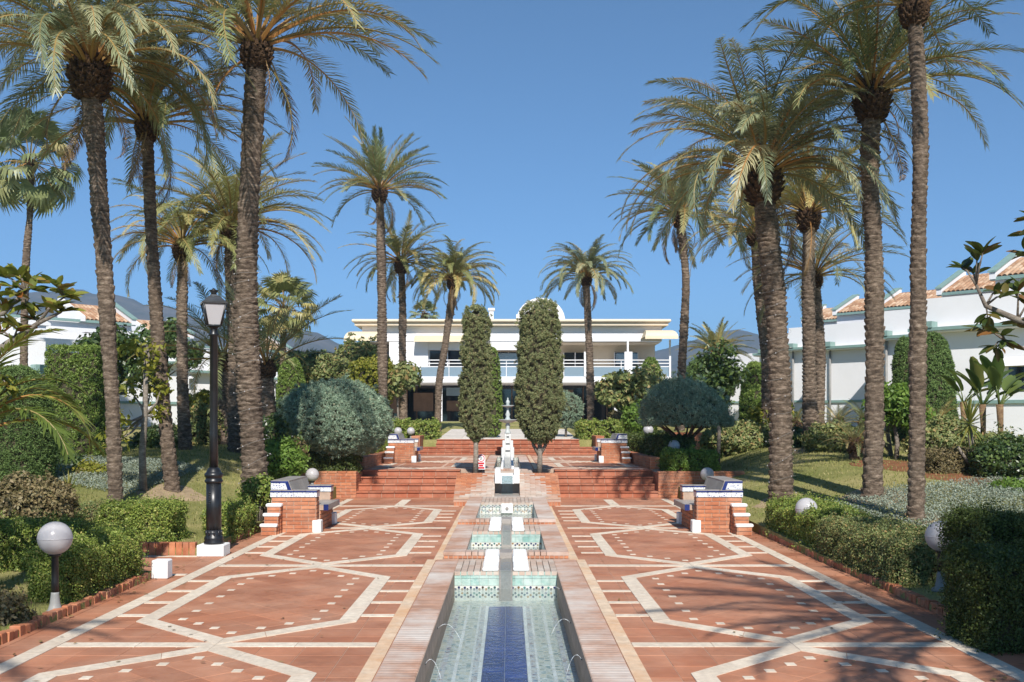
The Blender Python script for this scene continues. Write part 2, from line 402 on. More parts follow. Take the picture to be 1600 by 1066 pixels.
def poly_piece(parent, name, po, z0, z1, mat):
    c = (sum(p[0] for p in po) / len(po), sum(p[1] for p in po) / len(po))
    b = MB(); b.prism([(p[0] - c[0], p[1] - c[1]) for p in po], z0, z1); return b.build(name, mat, parent, (c[0], c[1], 0))
def seg_band(parent, a, b_, wd, z, mat=None, name='band', L=0.62):
    """a straight inlaid band, laid as separate slabs end to end"""
    a = Vector(a); b_ = Vector(b_); d = b_ - a; n = max(1, round(d.length / L)); ang = math.atan2(d.y, d.x)
    for i in range(n):
        p = a + d * ((i + .5) / n)
        link(name, BAND_M if mat is None else mat, parent, (p.x, p.y, z - .008), (0, 0, ang), (d.length / n - .004, wd, .016))
def octagon_bands(parent, s, cy, z, horizontals=True, rungs=True, x_in=1.0, x_out=3.49):
    cx = s * OCT_CX; hw, hl, st, bw = OCT_HW, OCT_HL, OCT_ST, 0.16
    k = (hl - st) / hw; ih = hw - bw; n = math.hypot(1, k)
    hl_in = hl - bw * n * 1.02; ist = hl_in - k * ih
    O = [(hw, -st), (hw, st), (0, hl), (-hw, st), (-hw, -st), (0, -hl)]; I = [(ih, -ist), (ih, ist), (0, hl_in), (-ih, ist), (-ih, -ist), (0, -hl_in)]
    for q in range(6):
        o0, o1, i0, i1 = O[q], O[(q + 1) % 6], I[q], I[(q + 1) % 6]; m = 4 if q in (0, 3) else 3
        for t in range(m):
            f0, f1 = t / m + .002, (t + 1) / m - .002
            L = lambda a, b, f: (cx + a[0] + (b[0] - a[0]) * f, cy + a[1] + (b[1] - a[1]) * f)
            poly_piece(parent, 'band', [L(o0, o1, f0), L(o0, o1, f1), L(i0, i1, f1), L(i0, i1, f0)][::1], z - .012, z + .007 + .0008 * (q % 2), BAND)
    if rungs:
        for t in range(-2, 2):
            y = cy + 0.335 + t * 0.67
            for xa, xb in ((x_in, OCT_CX - hw), (OCT_CX + hw, x_out)):
                piece(BAND_M, parent, *sorted((s * (xa + .003), s * (xb - .003))), y - .05, y + .05, z - .012, z + .006)
    if horizontals:
        for xa, xb in ((x_in + .003, OCT_CX - .002), (OCT_CX + .002, x_out - .003)):
            seg_band(parent, (s * xa, cy + hl), (s * xb, cy + hl), 0.15, z + .005)
    a = 0.1967
    for i in range(-3, 4):
        for j in range(-9, 10):
            if (i + j) % 2 == 0: continue
            if abs(i) == 3 and abs(j) <= 6 or (abs(i) < 3 and abs(i) + abs(j) == 9):
                piece(BAND_M, parent, cx + i * a - .036, cx + i * a + .036, cy + j * a - .042, cy + j * a + .042, z - .012, z + .0058, 'inlay_dot')
for s in (-1, 1):
    for cy in OCT_CY[1:]:
        octagon_bands(court, s, cy, 0.0, horizontals=True)
    seg_band(court, (s * 3.565, -1.0), (s * 3.565, 23.3), 0.15, 0.006, L=0.62)          # outer border band
    seg_band(court, (s * 0.945, 2.0), (s * 0.945, 13.02), 0.11, 0.0065, STRIP_M, 'strip', 0.55)   # band beside the pools
    seg_band(court, (s * 0.865, 13.03), (s * 0.865, 21.28), 0.11, 0.0065, STRIP_M, 'strip', 0.55)
    seg_band(court, (s * OCT_CX, 21.5), (s * OCT_CX, 23.1), 0.2, 0.006)
# paving of the side path by the lamp
it = []
for i in range(8):
    for j in range(6):
        xa = -6.5 + i * .3175; ya = 11.63 + j * .297
        it.append((ya, [(xa + .002, ya + .002), (xa + .3155, ya + .002), (xa + .3155, ya + .295), (xa + .002, ya + .295)], 0))
emit_tiles(court, it, -0.0005, 48, 0)
seg_band(court, (-6.4, 13.36), (-3.66, 13.36), 0.1, 0.005); seg_band(court, (-5.0, 11.75), (-3.66, 11.75), 0.1, 0.005)
# terracotta edging bricks along the beds (each a small upright brick)
for s in (-1, 1):
    e = empty('brick_edging', (s * 4.0, 10, 0), 0, 'low row of upright terracotta bricks edging the %s bed' % ('left' if s < 0 else 'right'), 'edging')
    b = MB()
    if s < 0: b.box(-.035, .035, -3.6, 1.52, -.1, .02); b.box(-.035, .035, 3.5, 6.1, -.1, .02)
    else: b.box(-.035, .035, -3.6, 6.1, -.1, .02)
    core = b.build('mortar_bed', MORTAR, e)
    y = 6.5; k = 0
    while y < 16.0:
        if not (s < 0 and 11.55 < y < 13.5):
            o = link('brick', BRICK_M, e, (rnd.uniform(-.006, .006), y - 10, 0.005 + rnd.uniform(-.012, .012)), (rnd.uniform(-.06, .06), rnd.uniform(-.08, .08), rnd.uniform(-.1, .1)), (.09, .088, .14)); k += 1
        y += 0.1
e = empty('brick_edging', (-5.2, 13.5, 0), 0, 'row of upright bricks beside the white lamp plinth', 'edging')
for i in range(28):
    link('brick', BRICK_M, e, (-1.3 + i * .088, rnd.uniform(-.005, .005), 0.07), (0, rnd.uniform(-.03, .03), 0), (.08, .1, .2))
# ================================================================== FLIGHTS OF STEPS AND TERRACE
def bricks_on_face(parent, p0, u, length, height, bl=0.235, ch=0.072, th=0.03, me=None, nrm=None, zdir=(0, 0, 1), proud=0.012, skip=None, bond=True):
    """single bricks in running bond standing proud of a mortar core; p0 lower corner, u unit direction along the wall, nrm outward"""
    me = me or BRICK_M; u = Vector(u); zv = Vector(zdir).normalized(); p0 = Vector(p0); nrm = Vector(nrm)
    nc = max(1, round(height / ch)); ch = height / nc
    M = Matrix((u, -nrm, zv)).transposed(); eul = M.to_euler()
    for c in range(nc):
        off = 0 if not bond or c % 2 == 0 else -bl / 2; t = off
        while t < length - .02:
            a, b = max(0, t), min(length, t + bl); t += bl
            if b - a < .04: continue
            if skip and skip((a + b) / 2, (c + .5) * ch): continue
            p = p0 + u * ((a + b) / 2) + zv * ((c + .5) * ch) + nrm * (proud - th / 2 + rnd.uniform(-.0015, .0015))
            link('brick', me, parent, p, eul, (b - a - .010, th, ch - .011))
# lower flights
RISE, TREAD = 0.15, 0.36
def flight(x0, x1, y0, z0, n, tread, rise, label, inset=0):
    e = empty('stair_flight', ((x0 + x1) / 2, y0, z0), 0, label, 'steps')
    cx = (x0 + x1) / 2; b = MB(); hw = (x1 - x0) / 2
    for k in range(n): b.box(-hw, hw, k * tread + .012, n * tread, k * rise if k else -.05, (k + 1) * rise - .028)
    b.build('stair_core', MORTAR, e)
    tl = 0.3; m = max(1, round((x1 - x0) / tl)); tl = (x1 - x0) / m
    for k in range(n):
        for i in range(m):
            xa = -hw + i * tl
            piece(STEP_M, e, xa + .005, xa + tl - .005, k * tread + rnd.uniform(-.001, .001), k * tread + .02, k * rise + .004, (k + 1) * rise - .033, 'riser_tile')
            yb = (k + 1) * tread + .012 if k < n - 1 else n * tread
            piece(STEP_M, e, xa + .0025, xa + tl - .0025, k * tread - .03, yb, (k + 1) * rise - .031, (k + 1) * rise + rnd.uniform(-.0008, .0008), 'tread_tile')
    return e
flight(-3.50, -1.14, 23.72, 0.0, 4, TREAD, RISE, 'flight of four terracotta tiled steps beside the left planter and round blue shrub')
flight(1.14, 3.50, 23.72, 0.0, 4, TREAD, RISE, 'flight of four terracotta tiled steps beside the right planter')
ZT = 0.60; YT = 23.72 + 4 * TREAD
b = MB()
for s in (-1, 1):
    b.box(*sorted((s * 0.62, s * 3.6)), YT + .002, 36.6, -.3, ZT - .004)
terr = b.build('upper_terrace', MORTAR); tag(terr, 'raised terracotta terrace between the two stair flights', kind='structure')
TO = [27.6, 32.05]
emit_tiles(terr, pave(terr, 0.63, 3.58, YT + .01, 36.5, ZT, TO), ZT, 120, YT)
for s in (-1, 1):
    for cy in TO: octagon_bands(terr, s, cy, ZT, True, True, 0.8, 3.4)
    seg_band(terr, (s * 0.72, YT + .1), (s * 0.72, 35.5), 0.11, ZT + .0065, STRIP_M, 'strip', 0.6)
    seg_band(terr, (s * 0.85, YT + .12), (s * 3.35, YT + .12), 0.15, ZT + .0055)
# upper flight, full width, with a narrower upper half
Z2 = 1.12
flight(-3.15, 3.15, 36.45, ZT, 2, 0.42, 0.13, 'wide lower pair of terracotta steps behind the fountain')
flight(-2.62, 2.62, 37.31, ZT + .26, 2, 0.40, 0.13, 'narrower upper pair of terracotta steps behind the fountain')
for s in (-1, 1):
    e = empty('cheek_wall', (s * 3.3, 37.2, ZT), 0, 'brick cheek wall at the %s end of the far steps' % ('left' if s < 0 else 'right'), 'wall')
    b = MB(); b.box(-.14, .14, -.6, 1.4, -.3, .62); b.build('wall_core', MORTAR, e)
    bricks_on_face(e, (-.14, -.6, 0), (1, 0, 0), .28, .62, nrm=(0, -1, 0))
    bricks_on_face(e, (-s * .14, -.6 if s < 0 else 1.4, 0), (0, 1 if s < 0 else -1, 0), 2.0, .62, nrm=(-s, 0, 0))
    for i in range(9): piece(BRICK_M, e, -.155, .155, -.61 + i * .225, -.61 + i * .225 + .217, .622, .66)
m_path = mat_piece('pale_paving', [(0, (0.62, 0.58, 0.53)), (1, (0.70, 0.66, 0.61))], 0.8, 5, (0.50, 0.46, 0.41), 0.4, 1.5)
PAVE_M = unit_piece('slab', m_path, 0.01)
b = MB(); b.add([(-2.7, 38.1, 1.118), (2.7, 38.1, 1.118), (2.7, 40, 1.118), (-2.7, 40, 1.118), (-2.7, 60, 1.80), (2.7, 60, 1.80)], [(0, 1, 2, 3), (3, 2, 5, 4)])
path = b.build('pavilion_path', m_path); tag(path, 'pale sloping path up to the white pavilion', kind='structure')
for j in range(22):
    for i in range(6):
        y0 = 40.05 + j * .9; x0 = -2.7 + i * .9; z = 1.118 + (y0 + .45 - 40) / 20 * .682
        link('slab', PAVE_M, path, (x0 + .45, y0 + .45, z + .006), (math.atan2(.682, 20), 0, 0), (.885, .885, .02))
# ================================================================== POOLS
def mat_water():
    m, nt, out = nodes_mat('pool_water')
    tr = N(nt, 'ShaderNodeBsdfTransparent'); tr.inputs[0].default_value = (0.86, 0.93, 0.95, 1)
    gl = N(nt, 'ShaderNodeBsdfGlossy'); gl.inputs['Roughness'].default_value = 0.03
    n = noise(nt, 15, 4, 0.6, vec=world_pos(nt)); bn = N(nt, 'ShaderNodeBump'); bn.inputs['Strength'].default_value = 0.4; bn.inputs['Distance'].default_value = 0.02
    nt.links.new(n, bn.inputs['Height']); nt.links.new(bn.outputs[0], gl.inputs['Normal'])
    g = N(nt, 'ShaderNodeNewGeometry'); dp = N(nt, 'ShaderNodeVectorMath', operation='DOT_PRODUCT'); nt.links.new(bn.outputs[0], dp.inputs[0]); nt.links.new(g.outputs['Incoming'], dp.inputs[1])
    f = math_n(nt, 'ADD', math_n(nt, 'MULTIPLY', math_n(nt, 'POWER', math_n(nt, 'SUBTRACT', 1.0, math_n(nt, 'ABSOLUTE', dp.outputs['Value'])), 5.0), 0.98), 0.02)
    mx = N(nt, 'ShaderNodeMixShader'); nt.links.new(f, mx.inputs[0]); nt.links.new(tr.outputs[0], mx.inputs[1]); nt.links.new(gl.outputs[0], mx.inputs[2])
    nt.links.new(mx.outputs[0], out.inputs[0]); return m
WATER = mat_water()
AQUA = mat_piece('aqua_tile', [(0, (0.20, 0.37, 0.34)), (0.5, (0.26, 0.43, 0.39)), (1, (0.34, 0.49, 0.45))], 0.25, 9, (0.52, 0.57, 0.53), 0.8, 5)
def mat_mosaic(name, cols, cell, base):
    """fine mosaic far below tile size: little tesserae of several colours"""
    m, nt, out = nodes_mat(name)
    v = N(nt, 'ShaderNodeTexVoronoi'); v.inputs['Scale'].default_value = 1 / cell; v.inputs['Randomness'].default_value = 0.35
    nt.links.new(world_pos(nt), v.inputs['Vector'])
    sx = N(nt, 'ShaderNodeSeparateColor'); nt.links.new(v.outputs['Color'], sx.inputs[0])
    c = ramp(nt, sx.outputs[0], cols); e = N(nt, 'ShaderNodeTexVoronoi', feature='DISTANCE_TO_EDGE'); e.inputs['Scale'].default_value = 1 / cell; e.inputs['Randomness'].default_value = 0.35
    nt.links.new(world_pos(nt), e.inputs['Vector'])
    c = mixc(nt, ramp(nt, e.outputs['Distance'], [(0.0, (1, 1, 1)), (0.16, (0, 0, 0))]), c, base)
    bsdf(nt, out, c, 0.3, 0.4); return m
MOS1 = mat_mosaic('speckled_mosaic', [(0, (0.16, 0.20, 0.16)), (0.3, (0.52, 0.53, 0.46)), (0.6, (0.60, 0.54, 0.40)), (0.8, (0.14, 0.24, 0.26)), (1, (0.70, 0.70, 0.64))], 0.045, (0.62, 0.61, 0.55))
MOS2 = mat_mosaic('dark_mosaic', [(0, (0.10, 0.11, 0.20)), (0.3, (0.30, 0.18, 0.14)), (0.55, (0.60, 0.58, 0.54)), (0.8, (0.12, 0.20, 0.30)), (1, (0.65, 0.63, 0.6))], 0.04, (0.6, 0.58, 0.55))
DOTC = mat_piece('star_tessera', [(0, (0.02, 0.03, 0.09)), (0.35, (0.03, 0.04, 0.12)), (0.5, (0.06, 0.2, 0.2)), (0.65, (0.02, 0.02, 0.03)), (0.85, (0.30, 0.17, 0.06)), (1, (0.05, 0.22, 0.2))], 0.25, 9)
POOLBLUE = mat_piece('pool_blue', [(0, (0.010, 0.022, 0.15)), (0.5, (0.014, 0.032, 0.20)), (1, (0.024, 0.05, 0.26))], 0.25, 6)
PB_M = unit_piece('tile', POOLBLUE, 0.01); AQ_M = unit_piece('tile', AQUA, 0.03)
def star_panel(parent, x0, x1, y, z0, z1, nrm=-1):
    """zellige panel: pale tiles with rings of dark star tesserae"""
    b = MB(); b.box(x0, x1, y - .004, y + .01, z0, z1); b.build('star_panel', MATS.get('panel_tile') or mat_piece('panel_tile', [(0, (.56, .57, .53)), (1, (.58, .59, .55))], .3, 6, (.42, .48, .44), .4, 4), parent)
    d = MB(); s = 0.14; r = 0.0155
    for i in range(int((x1 - x0) / s) + 2):
        for j in range(int((z1 - z0) / (s * .6)) + 2):
            cx = x0 + i * s + (s / 2 if j % 2 else 0); cz = z0 + j * s * .62 + .02
            for k in range(6):
                a = k * math.pi / 3 + .52; px, pz = cx + .045 * math.cos(a), cz + .045 * math.sin(a)
                if x0 + r < px < x1 - r and z0 + r < pz < z1 - r:
                    vs = [(px + r * math.cos(t * math.pi / 3), y - .0065, pz + r * math.sin(t * math.pi / 3)) for t in range(6)]
                    d.add(vs, [(0, 1, 2, 3, 4, 5)])
    o = d.build('star_tesserae', DOTC, parent); o['kind'] = 'stuff'
def pool(name, hw, y0, y1, zc, depth, zw, label, coping_out, floor=True, aqua=True, near_obj=-99, far_w=1.05, near_w=0.26, limed_far=True):
    """basin with brick coping; local origin at its near coping centre"""
    e = empty(name, (0, y0, zc), 0, label, 'pool'); L = y1 - y0; zf = -depth
    w_ = MB(); t = 0.12
    for s in (-1, 1): w_.box(*sorted((s * (hw + .003), s * (coping_out - .004))), -near_w, L + far_w - .02, -0.5 - zc * .5, -.05)
    w_.box(-hw - .003, hw + .003, L + .012, L + far_w - .02, -0.5 - zc * .5, -.05); w_.box(-hw - .003, hw + .003, -near_w, -.003, -0.5 - zc * .5, -.05)
    w_.build('basin_wall', LIMEB, e)
    b = MB()
    for s in (-1, 1): b.box(*sorted((s * hw, s * (hw + .012))), 0, L, zf, -.002)
    m_side = MATS.get('side_mosaic') or mat_mosaic('side_mosaic', [(0, (0.30, 0.36, 0.36)), (0.5, (0.46, 0.50, 0.48)), (1, (0.58, 0.60, 0.58))], 0.05, (0.45, 0.46, 0.44))
    b.build('side_lining', m_side, e)
    # end wall: aqua tiles above, star panel below
    za = -0.17 if aqua else -0.02
    n = max(1, round(2 * hw / .1)); tw = 2 * hw / n
    if aqua:
        for i in range(n):
            for j in range(2):
                piece(AQ_M, e, -hw + i * tw + .001, -hw + (i + 1) * tw - .001, L - .003, L + .012, za + j * .083 + .002, za + j * .083 + .082, 'aqua_tile')
    star_panel(e, -hw, hw, L + .001, zf, za)
    # floor: blue carpet of tiles, borders, speckled mosaic
    if floor:
        f = MB(); f.box(-hw, hw, -.0, L, zf - .05, zf); f.build('basin_floor', MOS1, e)
        bw = 0.19; m = 2; tl = bw * 2 / m
        for j in range(int((L - .5) / tl)):
            for i in range(m):
                piece(PB_M, e, -bw + i * tl + .0015, -bw + (i + 1) * tl - .0015, L - .45 - (j + 1) * tl + .0015, L - .45 - j * tl - .0015, zf - .002, zf + .008, 'blue_tile')
        for s in (-1, 1):
            for xa, xb, mt, nm in ((.192, .222, WTILE, 'white_border'), (.224, .268, MOS2, 'patterned_border'), (.27, .29, WTILE, 'white_border'), (.40, .43, WTILE, 'white_border'), (.50, .545, MOS2, 'patterned_border')):
                q = MB(); q.box(*sorted((s * xa, s * xb)), 0.01, L - .40, zf - .002, zf + .006); q.build(nm, mt, e)
    else:
        f = MB(); f.box(-hw, hw, 0, L, zf - .05, zf); f.build('basin_floor', MOS1, e)
    wb = MB(); wb.add([(-hw + .001, .001, zw), (hw - .001, .001, zw), (hw - .001, L - .006, zw), (-hw + .001, L - .006, zw)], [(0, 1, 2, 3)])
    wb.build('water', WATER, e)
    # coping
    rest = MB(); y = -near_w; cw = coping_out - hw; pitch = 0.072
    while y < L + far_w - .02:
        for s in (-1, 1):
            xa, xb = sorted((s * (hw - .015), s * coping_out)); z1 = rnd.uniform(-.0012, .0012)
            if y + y0 >= near_obj: link('coping_brick', COPE_M, e, ((xa + xb) / 2, y + pitch / 2, z1 - .024), (0, 0, rnd.uniform(-.006, .006)), (xb - xa, pitch - .007, .048))
            else: rest.box(xa, xb, y + .003, y + pitch - .004, -.048, z1)
        y += pitch
    if rest.v: o = rest.build('coping_bricks', COPE, e); o['kind'] = 'stuff'
    nb = round(2 * (hw - .015) / .078); bw = 2 * (hw - .015) / nb; rows = max(1, round(far_w / .27)); rl = (far_w - .02) / rows
    for i in range(nb):
        for j in range(rows):
            xa = -hw + .015 + i * bw
            link('coping_brick', LIME_M if limed_far else COPE_M, e, (xa + bw / 2, L - .012 + (j + .5) * rl, -.024 + rnd.uniform(-.0012, .0012)), None, (bw - .007, rl - .008, .048))
        if near_w > .05:
            xa = -hw + .015 + i * bw
            link('coping_brick', COPE_M, e, (xa + bw / 2, -near_w / 2, -.024), None, (bw - .007, near_w - .004, .048))
    return e
def soldier_front(parent, x0, x1, y, z0, z1):
    n = max(1, round((x1 - x0) / .062)); w_ = (x1 - x0) / n
    for i in range(n): piece(BRICK_M, parent, x0 + i * w_ + .004, x0 + (i + 1) * w_ - .004, y - .012, y + .05, z0 + .003, z1 - .05)
p1 = pool('reflecting_pool', 0.62, 2.3, 12.0, 0.004, 0.34, -0.20, 'long foreground pool with a cobalt tiled floor strip and brick coping', 0.885, near_obj=6.3, far_w=1.10)
p2 = pool('reflecting_pool', 0.535, 13.36, 15.6, 0.09, 0.34, -0.24, 'middle small pool with aqua tiles above a starred tile panel', 0.805, floor=False, far_w=1.06)
soldier_front(p2, -.80, .80, -.26, -.085, 0.0)
p3 = pool('reflecting_pool', 0.53, 16.93, 20.2, 0.17, 0.32, -0.22, 'farthest of the three lower pools, under the sloping brick apron', 0.80, floor=False, aqua=False, far_w=1.55)
soldier_front(p3, -.80, .80, -.26, -.085, 0.0)
b = MB(); b.cbox(-.11, .11, 20.06, 20.2, -.03, .15, .008); o = b.build('spout_block', WHITE); o.parent = p3; o.location = (0, -16.93, -.17)
b = MB(); b.lathe([(.02, 0), (.034, .0), (.034, .012), (.02, .012)], n=18); o = b.build('spout_ring', GREYT, p3, (0, 3.125, -.11), (R(90), 0, 0))
# low platform either side of the third pool
for s in (-1, 1):
    e = empty('brick_platform', (s * 0.965, 21.35, 0), 0, 'low brick platform at the foot of the %s stair flight, beside the pool' % ('left' if s < 0 else 'right'), 'platform')
    b = MB(); b.box(-.15, .15, 0.01, 2.3, -.05, .085); b.build('platform_core', MORTAR, e); soldier_front(e, -.15, .15, .012, .0, .137)
    for j in range(30): piece(COPE_M, e, -.155, .155, .0 + j * .075, .068 + j * .075, .088, .124)
# sloping brick apron with its spout
ap = empty('brick_apron', (0, 21.75, 0.17), 0, 'sloping weathered brick apron between the two stair flights', 'apron')
slope = Vector((0, 1.25, 0.43)); sn = Vector((0, -0.43, 1.25)).normalized(); LS = slope.length; sd = slope.normalized()
for s in (-1, 1):
    xa, xb = sorted((s * 0.27, s * 1.135)); b = MB(); b.extr([(0, -.2), (0, -.02), (1.25, .41), (1.9, .41), (1.9, -.4)], xa, xb); b.build('apron_core', MORTAR, ap)
    n = 17; h = LS / n
    for c in range(n):
        t = 0 if c % 2 else -.115
        while t < (xb - xa) - .02:
            a, q = max(0, t), min(xb - xa, t + .23); t += .23
            if q - a < .04: continue
            p = sd * ((c + .5) * h) + sn * (-.022 + rnd.uniform(-.0015, .0015)); xm = xa + (a + q) / 2
            dz_ = abs(xm) - (0.34 + 0.62 * (1 - c / n)) + rnd.gauss(0, .10); limed = dz_ < -.12
            link('brick', LIME_M if limed else (COPE_M if dz_ < .12 else BRICK_M), ap, (xm, p.y, p.z), (math.atan2(.43, 1.25), 0, 0), (q - a - .010, h - .011, .045))
    for k in range(12):                                        # border bricks on top
        piece(BRICK_M, ap, *sorted((s * (.29 + k * .07), s * (.352 + k * .07))), 1.24, 1.46, .385, .435)
b = MB(); b.box(-.268, .268, 1.0, 1.12, -.2, .40); b.build('fall_wall', GREYT, ap)
b = MB(); b.box(-.268, .268, 0.0, 1.0, -.2, .01); b.build('fall_basin', GREYT, ap)
b = MB(); b.cbox(-.27, -.15, .62, 1.75, .24, .55, .01); b.cbox(.15, .27, .62, 1.75, .24, .55, .01); b.cbox(-.15, .15, .50, 1.75, .24, .42, .008); b.build('white_spout', WHITE, ap)
b = MB(); b.box(-.12, .12, .495, .50, -.1, .42); b.build('falling_water', WATER, ap)
# white stepped blocks and the runnel over the pool ends
for e, L, z in ((p1, 9.7, .0), (p2, 2.24, .0)):
    for s in (-1, 1):
        b = MB(); b.cbox(*sorted((s * .085, s * .275)), L - .02, L + .62, .001, .045, .012); b.cbox(*sorted((s * .082, s * .265)), L + .56, L + 1.32, .02, .098, .015)
        b.build('white_step_block', WHITE, e)
    b = MB(); b.box(-.078, .078, L - .05, L + 1.40, .002, .018); b.box(-.078, .078, L - .045, L - .015, -.34, .017); b.box(-.078, .078, L + .98, L + 1.36, .02, .094)
    b.build('runnel', GREYT, e)
    b = MB(); b.add([(-.06, L + 1.0, .02), (.06, L + 1.0, .02), (.06, L - .052, .022), (-.06, L - .052, .022), (.06, L - .053, -.2), (-.06, L - .053, -.2)], [(0, 1, 2, 3), (3, 2, 4, 5)]); b.build('running_water', WATER, e)
# water jets of the near pool
JET, nt, out = nodes_mat('jet_water')
tr = N(nt, 'ShaderNodeBsdfTransparent'); pr = N(nt, 'ShaderNodeBsdfPrincipled'); pr.inputs['Base Color'].default_value = (.8, .85, .88, 1); pr.inputs['Roughness'].default_value = .15
mx = N(nt, 'ShaderNodeMixShader'); mx.inputs[0].default_value = .38; nt.links.new(tr.outputs[0], mx.inputs[1]); nt.links.new(pr.outputs[0], mx.inputs[2]); nt.links.new(mx.outputs[0], out.inputs[0])
for s in (-1, 1):
    for y in ((7.75, 9.1) if s < 0 else (7.9, 9.35, 11.2)):
        pts = []
        for k in range(11):
            t = k / 10; pts.append((s * (.60 - (.17 + .05 * math.sin(y * 3)) * t), y - 2.3 + .03 * math.sin(y * 5) * t, -.09 + .24 * t - .36 * t * t))
        b = MB(); b.tube(pts, [.0020 + .0012 * math.sin(k * 2.1 + y) for k in range(11)], 6); b.build('water_jet', JET, p1)
        b = MB(); b.tube([(s * .62, y - 2.3, -.09), (s * .595, y - 2.3, -.078)], [.014, .009], 10); b.build('nozzle', DARK, p1)
        bm_ = MB(); n = 16; vs = []
        for rr in (.02, .035, .05):
            pass
# ------------------------------------------------------------------ upper pool and fountain
p4 = pool('reflecting_pool', 0.36, 25.4, 34.6, ZT + .012, 0.3, -0.12, 'upper pool on the terrace between the two clipped cypresses, below the tiered fountain', 0.62, floor=False, aqua=False, far_w=0.5, near_w=.5)
b = MB()
for s in (-1, 1): b.box(*sorted((s * .10, s * .16)), -.45, 8.6, -.25, .06)
b.build('white_runnel_wall', WHITE, p4)
b = MB(); b.box(-.099, .099, -.45, 8.6, -.25, -.03); b.build('runnel', GREYT, p4)
b = MB(); b.add([(-.099, -.45, -.01), (.099, -.45, -.01), (.099, 8.6, -.01), (-.099, 8.6, -.01)], [(0, 1, 2, 3)]); b.build('running_water', WATER, p4)
FY = 34.9
ft = empty('tiered_fountain', (0, FY, ZT), 0, 'white tiered fountain with two bowls on stacked plinths', 'fountain')
FST = mat_plain('fountain_stone', (0.58, 0.585, 0.57), 0.6, 0.08, 4, dirt=(0.40, 0.42, 0.40))
for k, (hw, y0, y1, z1) in enumerate(((.215, -.62, .55, .30), (.18, -.34, .52, .53), (.105, -.06, .42, .76))):
    b = MB(); b.cbox(-hw, -hw * .42, y0, y1, -.05, z1, .012); b.cbox(hw * .42, hw, y0, y1, -.05, z1, .012); b.cbox(-hw * .419, hw * .419, y0 + .02, y0 + .06, -.05, z1 - .03, .006); b.build('plinth', FST, ft)
    b = MB(); b.box(-hw * .415, hw * .415, y0 + .061, y1 - .002, -.05, z1 - .06); b.build('water_step', GREYT, ft)
    b = MB(); b.box(-hw * .36, hw * .36, y0 + .014, y0 + .019, z1 - .13, z1 - .09); b.build('spout_slot', DARK, ft)
STONE = mat_plain('pale_marble', (0.44, 0.48, 0.47), 0.45, 0.10, 7, dirt=(0.26, 0.33, 0.31))
b = MB(); b.lathe([(.10, .76), (.11, .80), (.075, .86), (.06, .98), (.09, 1.05), (.06, 1.1), (.06, 1.12)], (0, .18, 0)); b.build('stem', STONE, ft)
b = MB(); b.lathe([(.06, 1.12), (.16, 1.14), (.27, 1.19), (.315, 1.235), (.32, 1.25), (.30, 1.25), (.26, 1.215), (.10, 1.17), (.0, 1.165)], (0, .18, 0), 36); b.build('bowl', STONE, ft)
b = MB(); b.lathe([(.05, 1.165), (.08, 1.2), (.09, 1.27), (.055, 1.34), (.085, 1.42), (.05, 1.5), (.035, 1.56), (.04, 1.66)], (0, .18, 0)); b.build('stem', STONE, ft)
b = MB(); b.lathe([(.04, 1.66), (.10, 1.67), (.19, 1.70), (.225, 1.73), (.21, 1.735), (.08, 1.71), (0, 1.705)], (0, .18, 0), 32); b.build('bowl', STONE, ft)
b = MB(); b.lathe([(.03, 1.70), (.06, 1.74), (.055, 1.80), (.075, 1.84), (.05, 1.89), (.02, 1.93), (.03, 1.955), (0.004, 2.0)], (0, .18, 0)); b.build('finial', STONE, ft)
for zz, rr in ((1.238, .275), (1.724, .185)):
    b = MB(); b.lathe([(rr, zz - .004), (rr, zz)], (0, .18, 0), 28); b.build('water', WATER, ft)
# ================================================================== PLANTERS AND BENCHES
SOIL = mat_plain('red_soil', (0.21, 0.085, 0.038), 0.95, 0.3, 5, bstr=0.8)
for s in (-1, 1):
    w_ = 'left' if s < 0 else 'right'
    e = empty('brick_planter', (s * 4.2, 23.7, 0), 0, 'orange brick planter beside the %s end of the lower steps' % w_, 'planter')
    xi, xo = -s * .69, s * 1.3
    b = MB(); b.box(*sorted((xi - s * -0.0, xo)), 0.012, 0.25, -.2, .575); b.box(*sorted((xi, xi + s * .22)), .25, 1.5, -.2, .575); b.build('planter_core', MORTAR, e)
    b = MB(); b.box(*sorted((xi + s * .22, xo)), .25, 2.2, -.2, .52); b.build('soil', SOIL, e)
    bricks_on_face(e, (min(xi, xo), .012, 0), (1, 0, 0), 1.99, .575, nrm=(0, -1, 0))
    if s < 0: bricks_on_face(e, (xi, .0, 0), (0, 1, 0), 1.46, .575, nrm=(1, 0, 0), ch=.072)
    else: bricks_on_face(e, (xi, 1.46, 0), (0, -1, 0), 1.46, .575, nrm=(-1, 0, 0), ch=.072)
    for i in range(9): piece(BRICK_M, e, *sorted((xi - s * .015 + s * i * .222, xi - s * .015 + s * (i * .222 + .214))), -.012, .25, .578, .612)
    e = empty('brick_planter', (s * 3.62, 26.4, ZT), 0, 'low brick planter wall along the %s side of the upper terrace' % w_, 'planter')
    b = MB(); b.box(-.11, .11, -1.3, 9.6, -.3, .25); b.build('planter_core', MORTAR, e)
    if s < 0: bricks_on_face(e, (.11, -1.3, 0), (0, 1, 0), 10.9, .25, nrm=(1, 0, 0), ch=.0625, bl=.3)
    else: bricks_on_face(e, (-.11, 9.6, 0), (0, -1, 0), 10.9, .25, nrm=(-1, 0, 0), ch=.0625, bl=.3)
    bricks_on_face(e, (-.11, -1.3, 0), (1, 0, 0), .22, .25, nrm=(0, -1, 0), ch=.0625)
    for i in range(48): piece(BRICK_M, e, -.125, .125, -1.31 + i * .228, -1.31 + i * .228 + .22, .253, .288)
